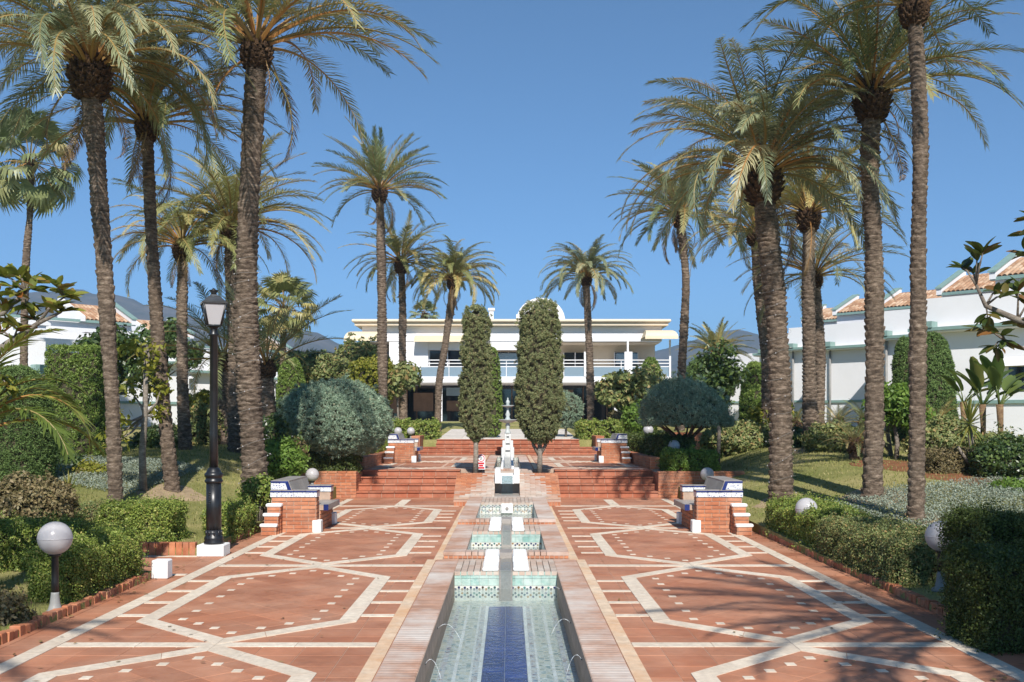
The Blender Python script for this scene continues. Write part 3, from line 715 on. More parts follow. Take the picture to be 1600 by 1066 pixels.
def mat_azulejo():
    m, nt, out = nodes_mat('azulejo'); tc = N(nt, 'ShaderNodeTexCoord')
    wv = N(nt, 'ShaderNodeTexVoronoi'); wv.inputs['Scale'].default_value = 26; wv.inputs['Randomness'].default_value = 0.6; nt.links.new(world_pos(nt), wv.inputs['Vector'])
    n = noise(nt, 34, 2, 0.5, vec=world_pos(nt))
    f = ramp(nt, math_n(nt, 'ADD', math_n(nt, 'MULTIPLY', wv.outputs['Distance'], 0.9), math_n(nt, 'MULTIPLY', n, 0.5)), [(0.42, (0.05, 0.07, 0.22)), (0.5, (0.70, 0.70, 0.68)), (0.62, (0.74, 0.74, 0.72)), (0.70, (0.25, 0.27, 0.36)), (0.78, (0.72, 0.72, 0.7))])
    bsdf(nt, out, f, 0.25, 0.5); return m
AZ = mat_azulejo(); AZ_M = unit_piece('tile', AZ, 0.02)
def make_bench(s, x, y, z, label):
    """tiled brick bench, local +x towards the court axis; parts in metres"""
    e = empty('tiled_bench', (x, y, z), 0, label, 'bench', 'tiled brick benches')
    def bx(xa, xb): return sorted((-s * xa, -s * xb))
    def pc(me, xa, xb, ya, yb, za, zb, nm=None): return piece(me, e, *bx(xa, xb), ya, yb, za, zb, nm)
    # x: 0 = back, .8 = seat front.  y: 0 near arm face ... 1.55
    b = MB(); b.box(*bx(.02, .72), .012, .24, 0, .56); b.box(*bx(.02, .72), 1.31, 1.538, 0, .56); b.box(*bx(.05, .74), .241, 1.309, 0, .34)
    b.extr([(0, 0)] * 0 or [(-s * p[0], p[1]) for p in ((.0, 0), (.36, 0), (.44, .42), (.30, .80), (.0, .80))], .10, 1.45, 'y') if False else None
    b.build('brick_core', MORTAR, e)
    # back: wedge with sloping tiled front
    w_ = MB(); prof = [(.0, .0), (.40, .0), (.40, .45), (.27, .80), (.0, .80)]
    n = len(prof); vs = [(-s * p[0], yy, p[1]) for yy in (.06, 1.49) for p in prof]
    w_.add(vs, [tuple(range(n)), tuple(range(2 * n - 1, n - 1, -1))] + [(i, (i + 1) % n, n + (i + 1) % n, n + i) for i in range(n)]); w_.build('backrest_core', MORTAR, e)
    # near and far arm brick faces
    u = (-s, 0, 0)
    for yy, nr in ((.012, -1), (1.538, 1)):
        bricks_on_face(e, (-s * .02, yy, 0), u, .70, .56, bl=.235, ch=.062, nrm=(0, nr, 0))
    for ya in (.012, 1.31):                                     # arm fronts, towards the court
        bricks_on_face(e, (-s * .72, ya, 0), (0, 1, 0), .228, .56, bl=.228, ch=.062, nrm=(-s, 0, 0), bond=False)
    bricks_on_face(e, (-s * .74, .242, 0), (0, 1, 0), 1.066, .33, bl=.235, ch=.062, nrm=(-s, 0, 0))
    bricks_on_face(e, (-s * .02, .06, .56), u, .36, .12, bl=.18, ch=.06, nrm=(0, -1, 0))
    # arms: tiled band and cap
    for ya, yb in ((-.012, .262), (1.288, 1.562)):
        for i in range(4):
            pc(AZ_M, .0 + i * .185, .183 + i * .185, ya + .006, yb - .006, .566, .640, 'patterned_tile'); pc(BLUE_M, -.004 + i * .187, .181 + i * .187, ya, yb, .642, .665, 'blue_edge_tile'); pc(GREY_M, -.001 + i * .186, .182 + i * .186, ya + .012, yb - .012, .6652, .674, 'cap_tile')
    # back: tiled end band, cap, sloping front
    for i in range(2):
        pc(AZ_M, .0 + i * .135, .133 + i * .135, .045, .06, .682, .785, 'patterned_tile'); pc(BLUE_M, -.006 + i * .14, .132 + i * .14, .04, .064, .787, .815, 'blue_edge_tile')
    for j in range(7):
        pc(GREY_M, -.008, .285, .066 + j * .2045, .066 + (j + 1) * .2045 - .004, .803, .822, 'cap_tile')
        cz = math.atan2(.13, .35)
        for t, dz in ((.25, 0), (.75, 0)):
            cx_, cz_ = .40 - .13 * t, .45 + .35 * t
            link('back_tile', GREY_M, e, (-s * (cx_ + .008), .06 + (j + .5) * .2043, cz_), (0, (s) * cz, 0), (.018, .20, .183))
    for t in (.25, .75): link('blue_edge_tile', BLUE_M, e, (-s * (.40 - .13 * t - .02), .048, .45 + .35 * t), (0, s * cz, 0), (.05, .02, .185))
    # seat
    b = MB(); b.cbox(*bx(.40, .86), .252, 1.298, .335, .415, .006); b.build('seat_slab', MORTAR, e)
    for j in range(5):
        for i in range(2): pc(GREY_M, .42 + i * .226, .643 + i * .226, .254 + j * .209, .254 + (j + 1) * .209 - .003, .417, .43, 'seat_tile')
        pc(GREY_M, .862, .876, .254 + j * .209, .254 + (j + 1) * .209 - .003, .34, .428, 'seat_edge_tile')
    for ya in (.236, 1.302): pc(BLUE_M, .80, .88, ya, ya + .012, .335, .432, 'blue_edge_tile')
    for ya in (-.012, 1.37):
        b = MB(); b.cbox(*bx(.665, .80), ya, ya + .19, .0, .20, .012); b.build('white_foot_block', WHITE, e)
    # stepped buttress with white caps
    for k, (xa, xb, zt) in enumerate(((-.03, .20, .46), (-.05, .19, .32), (-.07, .18, .165))):
        ya = -.15 - k * .115; yb = -.001 if k == 0 else -.15 - (k - 1) * .115 - .002
        b = MB(); b.box(*bx(xa + .015, xb - .015), ya + .012, yb, 0, zt - .04); b.build('buttress_core', MORTAR, e)
        bricks_on_face(e, (-s * (xa + .015), ya + .012, 0), u, xb - xa - .03, zt - .04, bl=.24, ch=.062, nrm=(0, -1, 0), bond=False)
        bricks_on_face(e, (-s * (xb - .015), ya + .012, 0), (0, 1, 0), yb - ya - .014, zt - .04, bl=.24, ch=.062, nrm=(-s, 0, 0), bond=False)
        b = MB(); b.cbox(*bx(xa - .008, xb + .008), ya - .008, yb - .001, zt - .04, zt + .012, .014); b.build('white_cap', WHITE, e)
    return e
make_bench(-1, -3.74, 16.2, 0, 'brick bench with blue tile trim by the left hedge, near the lamp post')
make_bench(1, 3.74, 16.2, 0, 'brick bench with blue tile trim by the right hedge')
make_bench(-1, -3.38, 28.9, ZT, 'far brick bench on the upper terrace, left side beside the blue shrub')
make_bench(1, 3.38, 28.9, ZT, 'far brick bench on the upper terrace, right side')
# ================================================================== LAMPS
def mat_globe():
    m, nt, out = nodes_mat('opal_globe'); b = bsdf(nt, None, (0.62, 0.595, 0.60), 0.28, 0.5)
    t = N(nt, 'ShaderNodeBsdfTranslucent'); t.inputs[0].default_value = (.62, .6, .6, 1); mx = N(nt, 'ShaderNodeMixShader'); mx.inputs[0].default_value = .35
    nt.links.new(b.outputs[0], mx.inputs[1]); nt.links.new(t.outputs[0], mx.inputs[2]); nt.links.new(mx.outputs[0], out.inputs[0]); return m
OPAL = mat_globe(); GREYM = mat_plain('grey_paint', (0.23, 0.23, 0.22), 0.5, 0.15, 6, dirt=(.35, .33, .3))
def globe_lamp(h, r):
    e = empty('globe_lamp', (0, 0, 0)); b = MB(); prof = [(r * math.cos(-math.pi / 2 + math.pi * k / 24), r * math.sin(-math.pi / 2 + math.pi * k / 24)) for k in range(25)]; prof[0] = (.002, -r); prof[-1] = (.002, r)
    b.lathe(prof, (0, 0, h), 36); g = b.build('globe', OPAL, e)
    b = MB(); b.lathe([(r + .0003, -.004), (r + .0022, -.003), (r + .0022, .003), (r + .0003, .004)], (0, 0, h), 36); b.build('seam', OPAL, g)
    b = MB(); b.lathe([(.05, h - r - .012), (.055, h - r + .008), (.045, h - r + .02)], n=20); b.build('collar', DARK, e)
    b = MB(); b.lathe([(.09, 0), (.095, .02), (.06, .045), (.045, .10), (.036, .18), (.034, .20)], n=20); b.build('base', GREYM, e)
    b = MB(); b.lathe([(.034, .20), (.032, .3), (.03, h - r - .02), (.036, h - r - .012)], n=16); b.build('post', DARK, e)
    return e
g0 = None
for i, (px, py, dpx, lab, zb) in enumerate((
        (86, 841, 52, 'white globe lamp on a short grey post at the near left hedge', 0.02),
        (1260, 795, 34, 'white globe lamp over the right hedge between the bench and the dark hedge block', None),
        (1470, 838, 47, 'white globe lamp half hidden by the dark clipped hedge on the right', None),
        (488, 742, 21, 'white globe lamp behind the near left bench', None),
        (1105, 741, 21, 'white globe lamp behind the near right bench', None),
        (1053, 697, 19, 'white globe lamp under the right mushroom-shaped shrub, above the green hedge', None),
        (1013, 672, 16, 'white globe lamp left of the mushroom-shaped shrub, beside a white stub', None),
        (622, 674, 12.5, 'white globe lamp behind the far left bench, the left one of a pair', None),
        (642, 674, 12.5, 'white globe lamp behind the far left bench, the right one of a pair', None),
        (656, 661, 9.5, 'small distant globe lamp in the hedge before the dark pavilion windows', None),
        (953, 671, 12, 'white globe lamp in the hedge right of the far steps', None),
        (971, 674, 11, 'white globe lamp just above the far right bench', None),
        (940, 661, 9.5, 'small distant globe lamp before the right pavilion windows', None),
        (691, 664, 8, 'tiny globe lamp at the end of the hedge by the pavilion path', None))):
    r = 0.15; Y = 2 * r * F / dpx; x, z = PX(px, Y), PZ(py, Y)
    zb_ = ground_h(x, Y) if abs(x) > 3.95 else (ZT if Y < 36 else (1.12 if Y < 40 else 1.12 + .68 * (min(Y, 60) - 40) / 20))
    zb_ = min(zb_, z - .38) if zb is None else zb
    e = globe_lamp(z - zb_, r)
    e.location = (x, Y, zb_); tag(e, lab, 'lamp', 'white globe garden lamps')
# lamp post with lantern
LX, LY = -3.84, 13.45
lp = empty('lamp_post', (LX, LY, 0), 0, 'tall black lamp post with a four-sided white lantern on a white plinth', 'lamp post')
b = MB(); b.cbox(-.18, .17, -.16, .17, 0, .155, .012); b.build('plinth', WHITE, lp)
b = MB(); b.lathe([(.125, .155), (.13, .18), (.118, .20), (.125, .225), (.118, .25), (.105, .265), (.10, .30), (.098, .34)], n=28); b.build('foot', DARK, lp)
b = MB(); b.lathe([(.098, .34), (.096, .95)], n=28); b.build('lower_column', DARK, lp)
b = MB(); b.lathe([(.096, .95), (.115, .965), (.118, .99), (.104, 1.0), (.104, 1.03), (.118, 1.04), (.12, 1.075), (.10, 1.09), (.09, 1.11), (.075, 1.14), (.056, 1.16)], n=28); b.build('collar', DARK, lp)
b = MB(); b.lathe([(.056, 1.16), (.053, 1.6), (.05, 2.88), (.066, 2.89), (.066, 2.91), (.05, 2.93), (.045, 3.0)], n=24); b.build('upper_column', DARK, lp)
b = MB()
for k in range(10):
    a = k * .628; b.tube([(.098 * math.cos(a), .098 * math.sin(a), .27), (.102 * math.cos(a), .102 * math.sin(a), .33)], .012, 6)
b.build('foot_ornament', DARK, lp)
b = MB()
for k in range(3): b.tube([(-.03 + .012 * math.cos(t * .6), -.099, .70 + k * .06 + .018 * math.sin(t * .6)) for t in range(11)], .006, 5)
b.build('emblem', DARK, lp)
zb, zt, rb, rt = 3.02, 3.305, .082, .142
fr = MB(); rot = R(22)
def cr(r, z, k): a = rot + math.pi / 4 + k * math.pi / 2; return Vector((r * 1.414 * math.cos(a), r * 1.414 * math.sin(a), z))
lan = MB(); lan.lathe([(.05, 2.965), (.07, 2.99), (.10, 3.005), (.128, 3.008), (.128, 3.022)], n=4, rot=rot + math.pi / 4, smooth=False)
lan = lan.build('lantern_base', DARK, lp)
for k in range(4):
    fr.tube([cr(rb, zb, k), cr(rt, zt, k)], .014, 6); fr.tube([cr(rb, zb, k), cr(rb, zb, k + 1)], .010, 6); fr.tube([cr(rt, zt, k), cr(rt, zt, k + 1)], .014, 6)
fr.build('lantern_frame', DARK, lp)
PANE = MATS['opal_globe']
for k in range(4):
    b = MB(); q = [cr(rb * .97, zb + .008, k), cr(rb * .97, zb + .008, k + 1), cr(rt * .97, zt - .008, k + 1), cr(rt * .97, zt - .008, k)]; inn = [p * 1 for p in q]
    n_ = (q[1] - q[0]).cross(q[3] - q[0]).normalized() * .004
    b.add(q + [p - n_ for p in q], [(0, 1, 2, 3), (7, 6, 5, 4), (0, 4, 5, 1), (1, 5, 6, 2), (2, 6, 7, 3), (3, 7, 4, 0)]); b.build('lantern_pane', PANE, lp)
b = MB(); b.lathe([(.222, 3.30), (.228, 3.318), (.19, 3.335), (.12, 3.39), (.07, 3.41), (.06, 3.425)], n=4, rot=rot + math.pi / 4, smooth=False); b.build('lantern_roof', mat_plain('lantern_metal', (.09, .095, .10), .3, .2, 8, spec=.6, metal=.5), lp)
b = MB(); b.lathe([(.045, 3.42), (.035, 3.445), (.06, 3.475), (.06, 3.485), (.03, 3.49), (.01, 3.51)], n=18); b.build('finial', DARK, lp)
# small white block beside the path
b = MB(); b.cbox(-.09, .09, -.09, .09, 0, .21, .012); o = b.build('white_block', WHITE, None, (-3.86, 11.5, 0)); tag(o, 'small white block at the end of the near left hedge', 'block')
# warning sign
SG = mat_plain('sign_white', (.78, .78, .78), .4, .02); SR = mat_plain('sign_red', (.55, .02, .03), .4, .05)
sg = empty('warning_sign', (PX(752, 24.9), 24.75, ZT), 0, 'small white sign with a red ring symbol beside the left cypress trunk', 'sign')
b = MB(); b.tube([(0, .02, 0), (0, .02, .3)], .012, 8); b.build('post', GREYM, sg)
b = MB(); pts = [(-.1, .01), (.1, .01), (.1, .28)] + [(.1 * math.cos(t * math.pi / 12), .28 + .1 * math.sin(t * math.pi / 12)) for t in range(1, 12)] + [(-.1, .28)]
b.extr(pts, -.008, .006, 'y'); b.build('board', SG, sg)
b = MB(); vs = []
for k in range(28):
    a = 2 * math.pi * k / 28
    vs += [(.085 * math.cos(a), -.0115, .28 + .085 * math.sin(a)), (.066 * math.cos(a), -.0115, .28 + .066 * math.sin(a))]
b.add(vs, [(2 * k, 2 * ((k + 1) % 28), 2 * ((k + 1) % 28) + 1, 2 * k + 1) for k in range(28)]); b.build('red_ring', SR, sg)
b = MB(); b.box(-.075, .075, -.013, -.009, .14, .18); b.box(-.05, .05, -.013, -.009, .085, .125); b.box(-.08, .08, -.013, -.009, .03, .07); b.build('red_lettering_bars', SR, sg)
b = MB(); b.tube([(-.02, -.011, .24), (.0, -.011, .29), (.02, -.011, .25)], .008, 5); b.tube([(0, -.011, .29), (.004, -.011, .315)], .01, 6); b.build('figure', DARK, sg)
# ================================================================== PALMS
def mat_frond(name, stops, trans=0.32):
    m, nt, out = nodes_mat(name); oi = N(nt, 'ShaderNodeObjectInfo'); g = N(nt, 'ShaderNodeNewGeometry')
    c = ramp(nt, oi.outputs['Random'], stops)
    c = mixc(nt, 0.6, c, ramp(nt, g.outputs['Random Per Island'], [(0, (0.6, 0.62, 0.6)), (1, (1.3, 1.28, 1.2))]), 'MULTIPLY')
    b = bsdf(nt, None, c, 0.42, 0.45); t = N(nt, 'ShaderNodeBsdfTranslucent'); nt.links.new(c, t.inputs[0])
    mx = N(nt, 'ShaderNodeMixShader'); mx.inputs[0].default_value = trans
    nt.links.new(b.outputs[0], mx.inputs[1]); nt.links.new(t.outputs[0], mx.inputs[2]); nt.links.new(mx.outputs[0], out.inputs[0]); return m
FR = {'green': mat_frond('frond_green', [(0, (0.154, 0.190, 0.081)), (0.5, (0.244, 0.273, 0.120)), (0.85, (0.345, 0.336, 0.154)), (1, (0.453, 0.381, 0.182))]),
      'grey': mat_frond('frond_grey', [(0, (0.190, 0.227, 0.130)), (0.5, (0.281, 0.305, 0.172)), (0.85, (0.381, 0.372, 0.208)), (1, (0.471, 0.417, 0.237))]),
      'gold': mat_frond('frond_gold', [(0, (0.218, 0.244, 0.091)), (0.5, (0.345, 0.336, 0.128)), (1, (0.543, 0.453, 0.182))]),
      'dead': mat_frond('frond_dead', [(0, (0.16, 0.10, 0.055)), (0.5, (0.24, 0.16, 0.09)), (1, (0.31, 0.22, 0.13))]),
      'lush': mat_frond('frond_lush', [(0, (0.122, 0.177, 0.037)), (0.5, (0.195, 0.244, 0.049)), (1, (0.293, 0.317, 0.073))], 0.35)}
RACH, nt, out = nodes_mat('rachis'); oi = N(nt, 'ShaderNodeObjectInfo')
bsdf(nt, out, ramp(nt, oi.outputs['Random'], [(0, (0.22, 0.17, 0.06)), (0.6, (0.33, 0.21, 0.07)), (1, (0.38, 0.17, 0.05))]), 0.5, 0.4)
def mat_trunk(name, c0, c1, c2):
    m, nt, out = nodes_mat(name); wp = world_pos(nt)
    mp = N(nt, 'ShaderNodeMapping'); mp.inputs['Scale'].default_value = (1, 1, 2.6); nt.links.new(wp, mp.inputs[0])
    n1 = noise(nt, 9, 5, 0.7, vec=mp.outputs[0]); n2 = noise(nt, 1.1, 3, 0.6, vec=wp)
    c = ramp(nt, n1, [(0.3, c0), (0.52, c1), (0.72, c2)]); c = mixc(nt, 0.5, c, ramp(nt, n2, [(0.3, (0.55, 0.53, 0.52)), (0.7, (1.3, 1.27, 1.2))]), 'MULTIPLY')
    bsdf(nt, out, c, 0.9, 0.15, noise(nt, 40, 5, 0.75, vec=mp.outputs[0]), 0.9, 0.02); return m
TRUNK = mat_trunk('palm_bark', (0.045, 0.033, 0.025), (0.165, 0.122, 0.090), (0.36, 0.285, 0.22))
BOOT = mat_trunk('palm_boot', (0.035, 0.022, 0.014), (0.085, 0.052, 0.032), (0.20, 0.12, 0.065))
BARK = mat_trunk('tree_bark', (0.13, 0.105, 0.085), (0.25, 0.215, 0.18), (0.38, 0.34, 0.29))
def frond_mesh(elev, bend, nl, L, lw, v_ang, leaf_l, grav, seed, mat, tip_droop=0.0):
    r = random.Random(seed); K = 16; pts = []; p = Vector((0, 0, 0)); st = L / K; side = r.uniform(-.12, .12)
    for k in range(K + 1):
        pts.append(p.copy()); t = (k + .5) / K; a = R(elev - bend * t ** 1.25 - tip_droop * max(0, t - .6) ** 1.5)
        p = p + Vector((math.cos(a), side * t, math.sin(a))).normalized() * st
    def at(t):
        f = t * K; i = min(K - 1, int(f)); return pts[i].lerp(pts[i + 1], f - i), (pts[i + 1] - pts[i]).normalized()
    V = []; Fc = []; MI = []
    b = MB(); b.tube(pts, [max(.004, .030 * (1 - k / K) ** 1.1 * L / 3 + .003) for k in range(K + 1)], 4)
    V += b.v; Fc += b.f; MI += [1] * len(b.f)
    for i in range(nl):
        t = 0.18 + 0.81 * (i + .5) / nl; c, T = at(t)
        for s in (-1, 1):
            S = Vector((0, s, 0)); S = (S - T * S.dot(T)).normalized(); U = S.cross(T) * (-s); 
            if U.z < 0 and abs(T.z) < .95: U = -U
            a = R(62 - 34 * t + r.uniform(-9, 9)); v = R(v_ang + r.uniform(-16, 16)) * (1 - .4 * t)
            d = T * math.cos(a) + (S * math.cos(v) + U * math.sin(v)) * math.sin(a)
            ll = leaf_l * (0.35 + 0.65 * min(1, (t - .12) / .25)) * (1 - 0.62 * max(0, (t - .45) / .55)) * r.uniform(.85, 1.12)
            d1 = (d + Vector((0, 0, -grav * .35))).normalized(); d2 = (d + Vector((0, 0, -grav * 1.35 - r.uniform(0, .12)))).normalized()
            c1 = c + d1 * ll * .52; c2 = c1 + d2 * ll * .48
            wv = d1.cross(U + S * r.uniform(-.5, .5)); wv = wv.normalized() * lw * .5 if wv.length > 1e-6 else T * lw * .5
            n0 = len(V); V += [tuple(c - wv * .7), tuple(c + wv * .7), tuple(c1 + wv), tuple(c1 - wv), tuple(c2)]
            Fc += [(n0, n0 + 1, n0 + 2, n0 + 3), (n0 + 3, n0 + 2, n0 + 4)]; MI += [0, 0]
    me = bpy.data.meshes.new('frond'); me.from_pydata(V, [], Fc); me.materials.append(mat); me.materials.append(RACH); me.polygons.foreach_set('material_index', MI); me.update()
    return me
FSETS = {}
ELEVS = [84, 70, 56, 42, 28, 12, -6, -26, -46]
def frond_set(style, mat, wide=1.0):
    key = (style, mat, wide)
    if key in FSETS: return FSETS[key]
    out = []
    for i, e in enumerate(ELEVS):
        vs = []
        for q in range(3):
            sd = 1000 * i + q + hash(style) % 1 + len(FSETS) * 77
            if style == 'stiff': vs.append(frond_mesh(e, 26 + 0.36 * (84 - e) + q * 9, 60, 3.0, .019 * wide, 34, .46, .10, sd, FR[mat]))
            elif style == 'droop': vs.append(frond_mesh(e, 60 + 0.56 * (84 - e) * (1 if e > -10 else .6) + q * 13, 66, 3.0, .019 * wide, 18, .46, .38, sd, FR[mat], 20))
            else: vs.append(frond_mesh(e, 42 + 0.46 * (84 - e) * (1 if e > -10 else .7) + q * 12, 64, 3.0, .019 * wide, 28, .46, .2, sd, FR[mat]))
        out.append(vs)
    FSETS[key] = out; return out
def fan_mesh(seed, mat):
    """fan palm leaf: petiole, pleated disc, split drooping tips"""
    r = random.Random(seed); V = []; Fc = []; MI = []
    b = MB(); b.tube([(0, 0, 0), (.5, 0, .1), (1.0, 0, .08)], [.02, .014, .01], 4); V += b.v; Fc += b.f; MI += [1] * len(b.f)
    n = 26; c = Vector((1.0, 0, .08))
    for k in range(n):
        a = R(-125 + 250 * k / (n - 1)); ln = r.uniform(.72, .9) * (1 - .25 * abs(a) / 2.2); a += r.uniform(-.03, .03)
        d = Vector((math.cos(a), math.sin(a), .05 + .05 * (k % 2))); sd = Vector((-math.sin(a), math.cos(a), 0)) * .045
        m1 = c + d * ln * .55; e = m1 + Vector((d.x * .55, d.y * .55, -.55 - r.uniform(0, .4))) * ln * .5
        n0 = len(V); V += [tuple(c), tuple(m1 + sd), tuple(m1 - sd), tuple(e)]; Fc += [(n0, n0 + 1, n0 + 2), (n0 + 2, n0 + 1, n0 + 3)]; MI += [0, 0]
    me = bpy.data.meshes.new('frond'); me.from_pydata(V, [], Fc); me.materials.append(FR[mat]); me.materials.append(RACH); me.polygons.foreach_set('material_index', MI); me.update(); return me
def trunk_mesh(path, radii, seed, period=0.10, amp=0.17, n=32, flare=0.25):
    """tapered trunk with staggered leaf-base scars standing out as small ledges"""
    r = random.Random(seed); pts = [Vector(p) for p in path]
    def cr_(t):                                            # Catmull-Rom through the measured points
        m = len(pts) - 1; f = min(m - 1e-6, t * m); i = int(f); u = f - i
        p0, p1, p2, p3 = pts[max(0, i - 1)], pts[i], pts[i + 1], pts[min(m, i + 2)]
        return 0.5 * ((2 * p1) + (p2 - p0) * u + (2 * p0 - 5 * p1 + 4 * p2 - p3) * u * u + (3 * p1 - p0 - 3 * p2 + p3) * u ** 3), radii[i] + (radii[i + 1] - radii[i]) * u
    H = sum((pts[i + 1] - pts[i]).length for i in range(len(pts) - 1)); sub = 4; rows = max(8, int(H / period)); period = H / rows; V = []
    ph = [r.random() * 6.28 for _ in range(6)]; nsc = n // 4
    prof = (0.0, 0.45, 0.85, 1.0)
    jit = {}
    for j in range(rows * sub + 1):
        t = j / (rows * sub); p, rad = cr_(t); z = t * H; row, q = divmod(j, sub)
        rad *= 1 + flare * math.exp(-z / .22) + .055 * math.sin(z * 1.7 + ph[0]) + .03 * math.sin(z * 4.1 + ph[1])
        for k in range(n):
            a = 2 * math.pi * k / n; c = (k + (2 if row % 2 else 0)) % n; cell = (row, c // 4); uf = (c % 4 + .5) / 4
            if cell not in jit: jit[cell] = (r.uniform(.25, 1.35), r.uniform(-.022, .022))
            h = prof[q] * (math.sin(math.pi * uf) ** .6) * jit[cell][0]
            rr = rad * (1 - amp * .4 + amp * h + .018 * math.sin(a * 3 + z * 3 + ph[3]) + r.uniform(-.012, .012))
            V.append((p.x + rr * math.cos(a), p.y + rr * math.sin(a), p.z + jit[cell][1] + (.012 * math.sin(math.pi * uf) if q == 3 else 0)))
    m = rows * sub
    Fc = [(j * n + k, j * n + (k + 1) % n, (j + 1) * n + (k + 1) % n, (j + 1) * n + k) for j in range(m) for k in range(n)]
    me = bpy.data.meshes.new('trunk'); me.from_pydata(V, [], Fc); me.materials.append(TRUNK); me.update(); return me
def boss_mesh(r, h, seed, n=110):
    q = random.Random(seed); b = MB(); b.lathe([(r * .6, -h * .5), (r * 1.1, -h * .3), (r * 1.28, 0), (r * 1.15, h * .35), (r * .6, h * .7), (.02, h * .8)], n=14)
    for i in range(n):
        t = i / n; a = i * 2.39996; z = -h * .5 + h * 1.15 * t; rr = r * (.75 + .65 * math.sin(min(1, t * 1.25) * math.pi * .75)) * (1.12 if t < .75 else .9)
        o = Vector((math.cos(a), math.sin(a), 0)); s_ = Vector((-math.sin(a), math.cos(a), 0)); c = o * rr * .8 + Vector((0, 0, z))
        d = (o * (1.0 - .6 * t) + Vector((0, 0, .35 + 1.0 * t))).normalized(); ln = r * q.uniform(.35, .62) * (1 + .8 * max(0, t - .6)); w_ = r * q.uniform(.16, .26)
        up = d.cross(s_) * -1
        vs = [c - s_ * w_ - up * .02, c + s_ * w_ - up * .02, c + s_ * w_ * .8 + up * .03, c - s_ * w_ * .8 + up * .03]
        vs2 = [c + d * ln + (v - c) * .55 for v in vs]
        b.add(vs + vs2, [(0, 1, 5, 4), (1, 2, 6, 5), (2, 3, 7, 6), (3, 0, 4, 7), (4, 5, 6, 7)])
    return b.mesh('crown', BOOT)
def palm(label, Y, pix, rpx, L, nf, style='medium', mat='green', boss=1.0, e_hi=86, e_lo=-38, seed=1, fan=False, base_z=None, period=.095, name='date_palm', bend_pow=0.85, wide=1.0, sx=None):
    r = random.Random(seed)
    bx, by = pix[0]; x0 = PX(bx, Y); z0 = base_z if base_z is not None else PZ(by, Y)
    e = empty(name, (x0, Y, z0), 0, label, 'palm tree', 'palm trees in the garden')
    path = [(PX(px, Y) - x0, r.uniform(-.05, .05) if i else 0, PZ(py, Y) - z0) for i, (px, py) in enumerate(pix)]
    path[0] = (0, 0, -.12); rr = [q * .82 * Y / F for q in rpx]
    link('trunk', trunk_mesh(path, rr, seed, period, n=32 if Y < 30 else 20), e)
    top = Vector(path[-1]); br = rr[-1] * 1.0 * boss; bh = max(.35, br * 2.6)
    crown = link('crown', boss_mesh(br, bh, seed, 60 if fan else 110), e, top)
    fs = None if fan else frond_set(style, mat, wide)
    if fan: fans = [fan_mesh(50 + k, mat) for k in range(4)] if ('fan', mat) not in FSETS else FSETS[('fan', mat)]; FSETS[('fan', mat)] = fans
    for i in range(nf):
        u = (i + .5) / nf; a = i * 2.39996 + r.uniform(-.25, .25); el_ = e_hi + (e_lo - e_hi) * u ** bend_pow + r.uniform(-6, 6)
        ho = br * (.12 + .6 * u); zo = bh * (.68 - .34 * u)
        loc = (ho * math.cos(a), ho * math.sin(a), zo); sc = L / 3.0 * r.uniform(.88, 1.08) * (.82 if u < .08 else 1)
        if fan:
            link('frond', fans[i % 4], crown, loc, (r.uniform(-.3, .3), -R(el_), a), (L,) * 3)
        else:
            k = min(range(len(ELEVS)), key=lambda q: abs(ELEVS[q] - el_)); d = el_ - ELEVS[k]
            link('frond', r.choice(fs[k]), crown, loc, (r.uniform(-.35, .35), -R(d), a), (sc,) * 3)
    if not fan and nf > 40:
        fd = frond_set('droop', 'dead', wide)
        for i in range(r.choice((2, 3, 4, 5))):
            a = r.uniform(0, 6.28); link('frond', r.choice(fd[7]), crown, (br * .8 * math.cos(a), br * .8 * math.sin(a), 0), (r.uniform(-.4, .4), R(r.uniform(5, 30)), a), (L / 3 * r.uniform(.45, .7),) * 3)
    return e
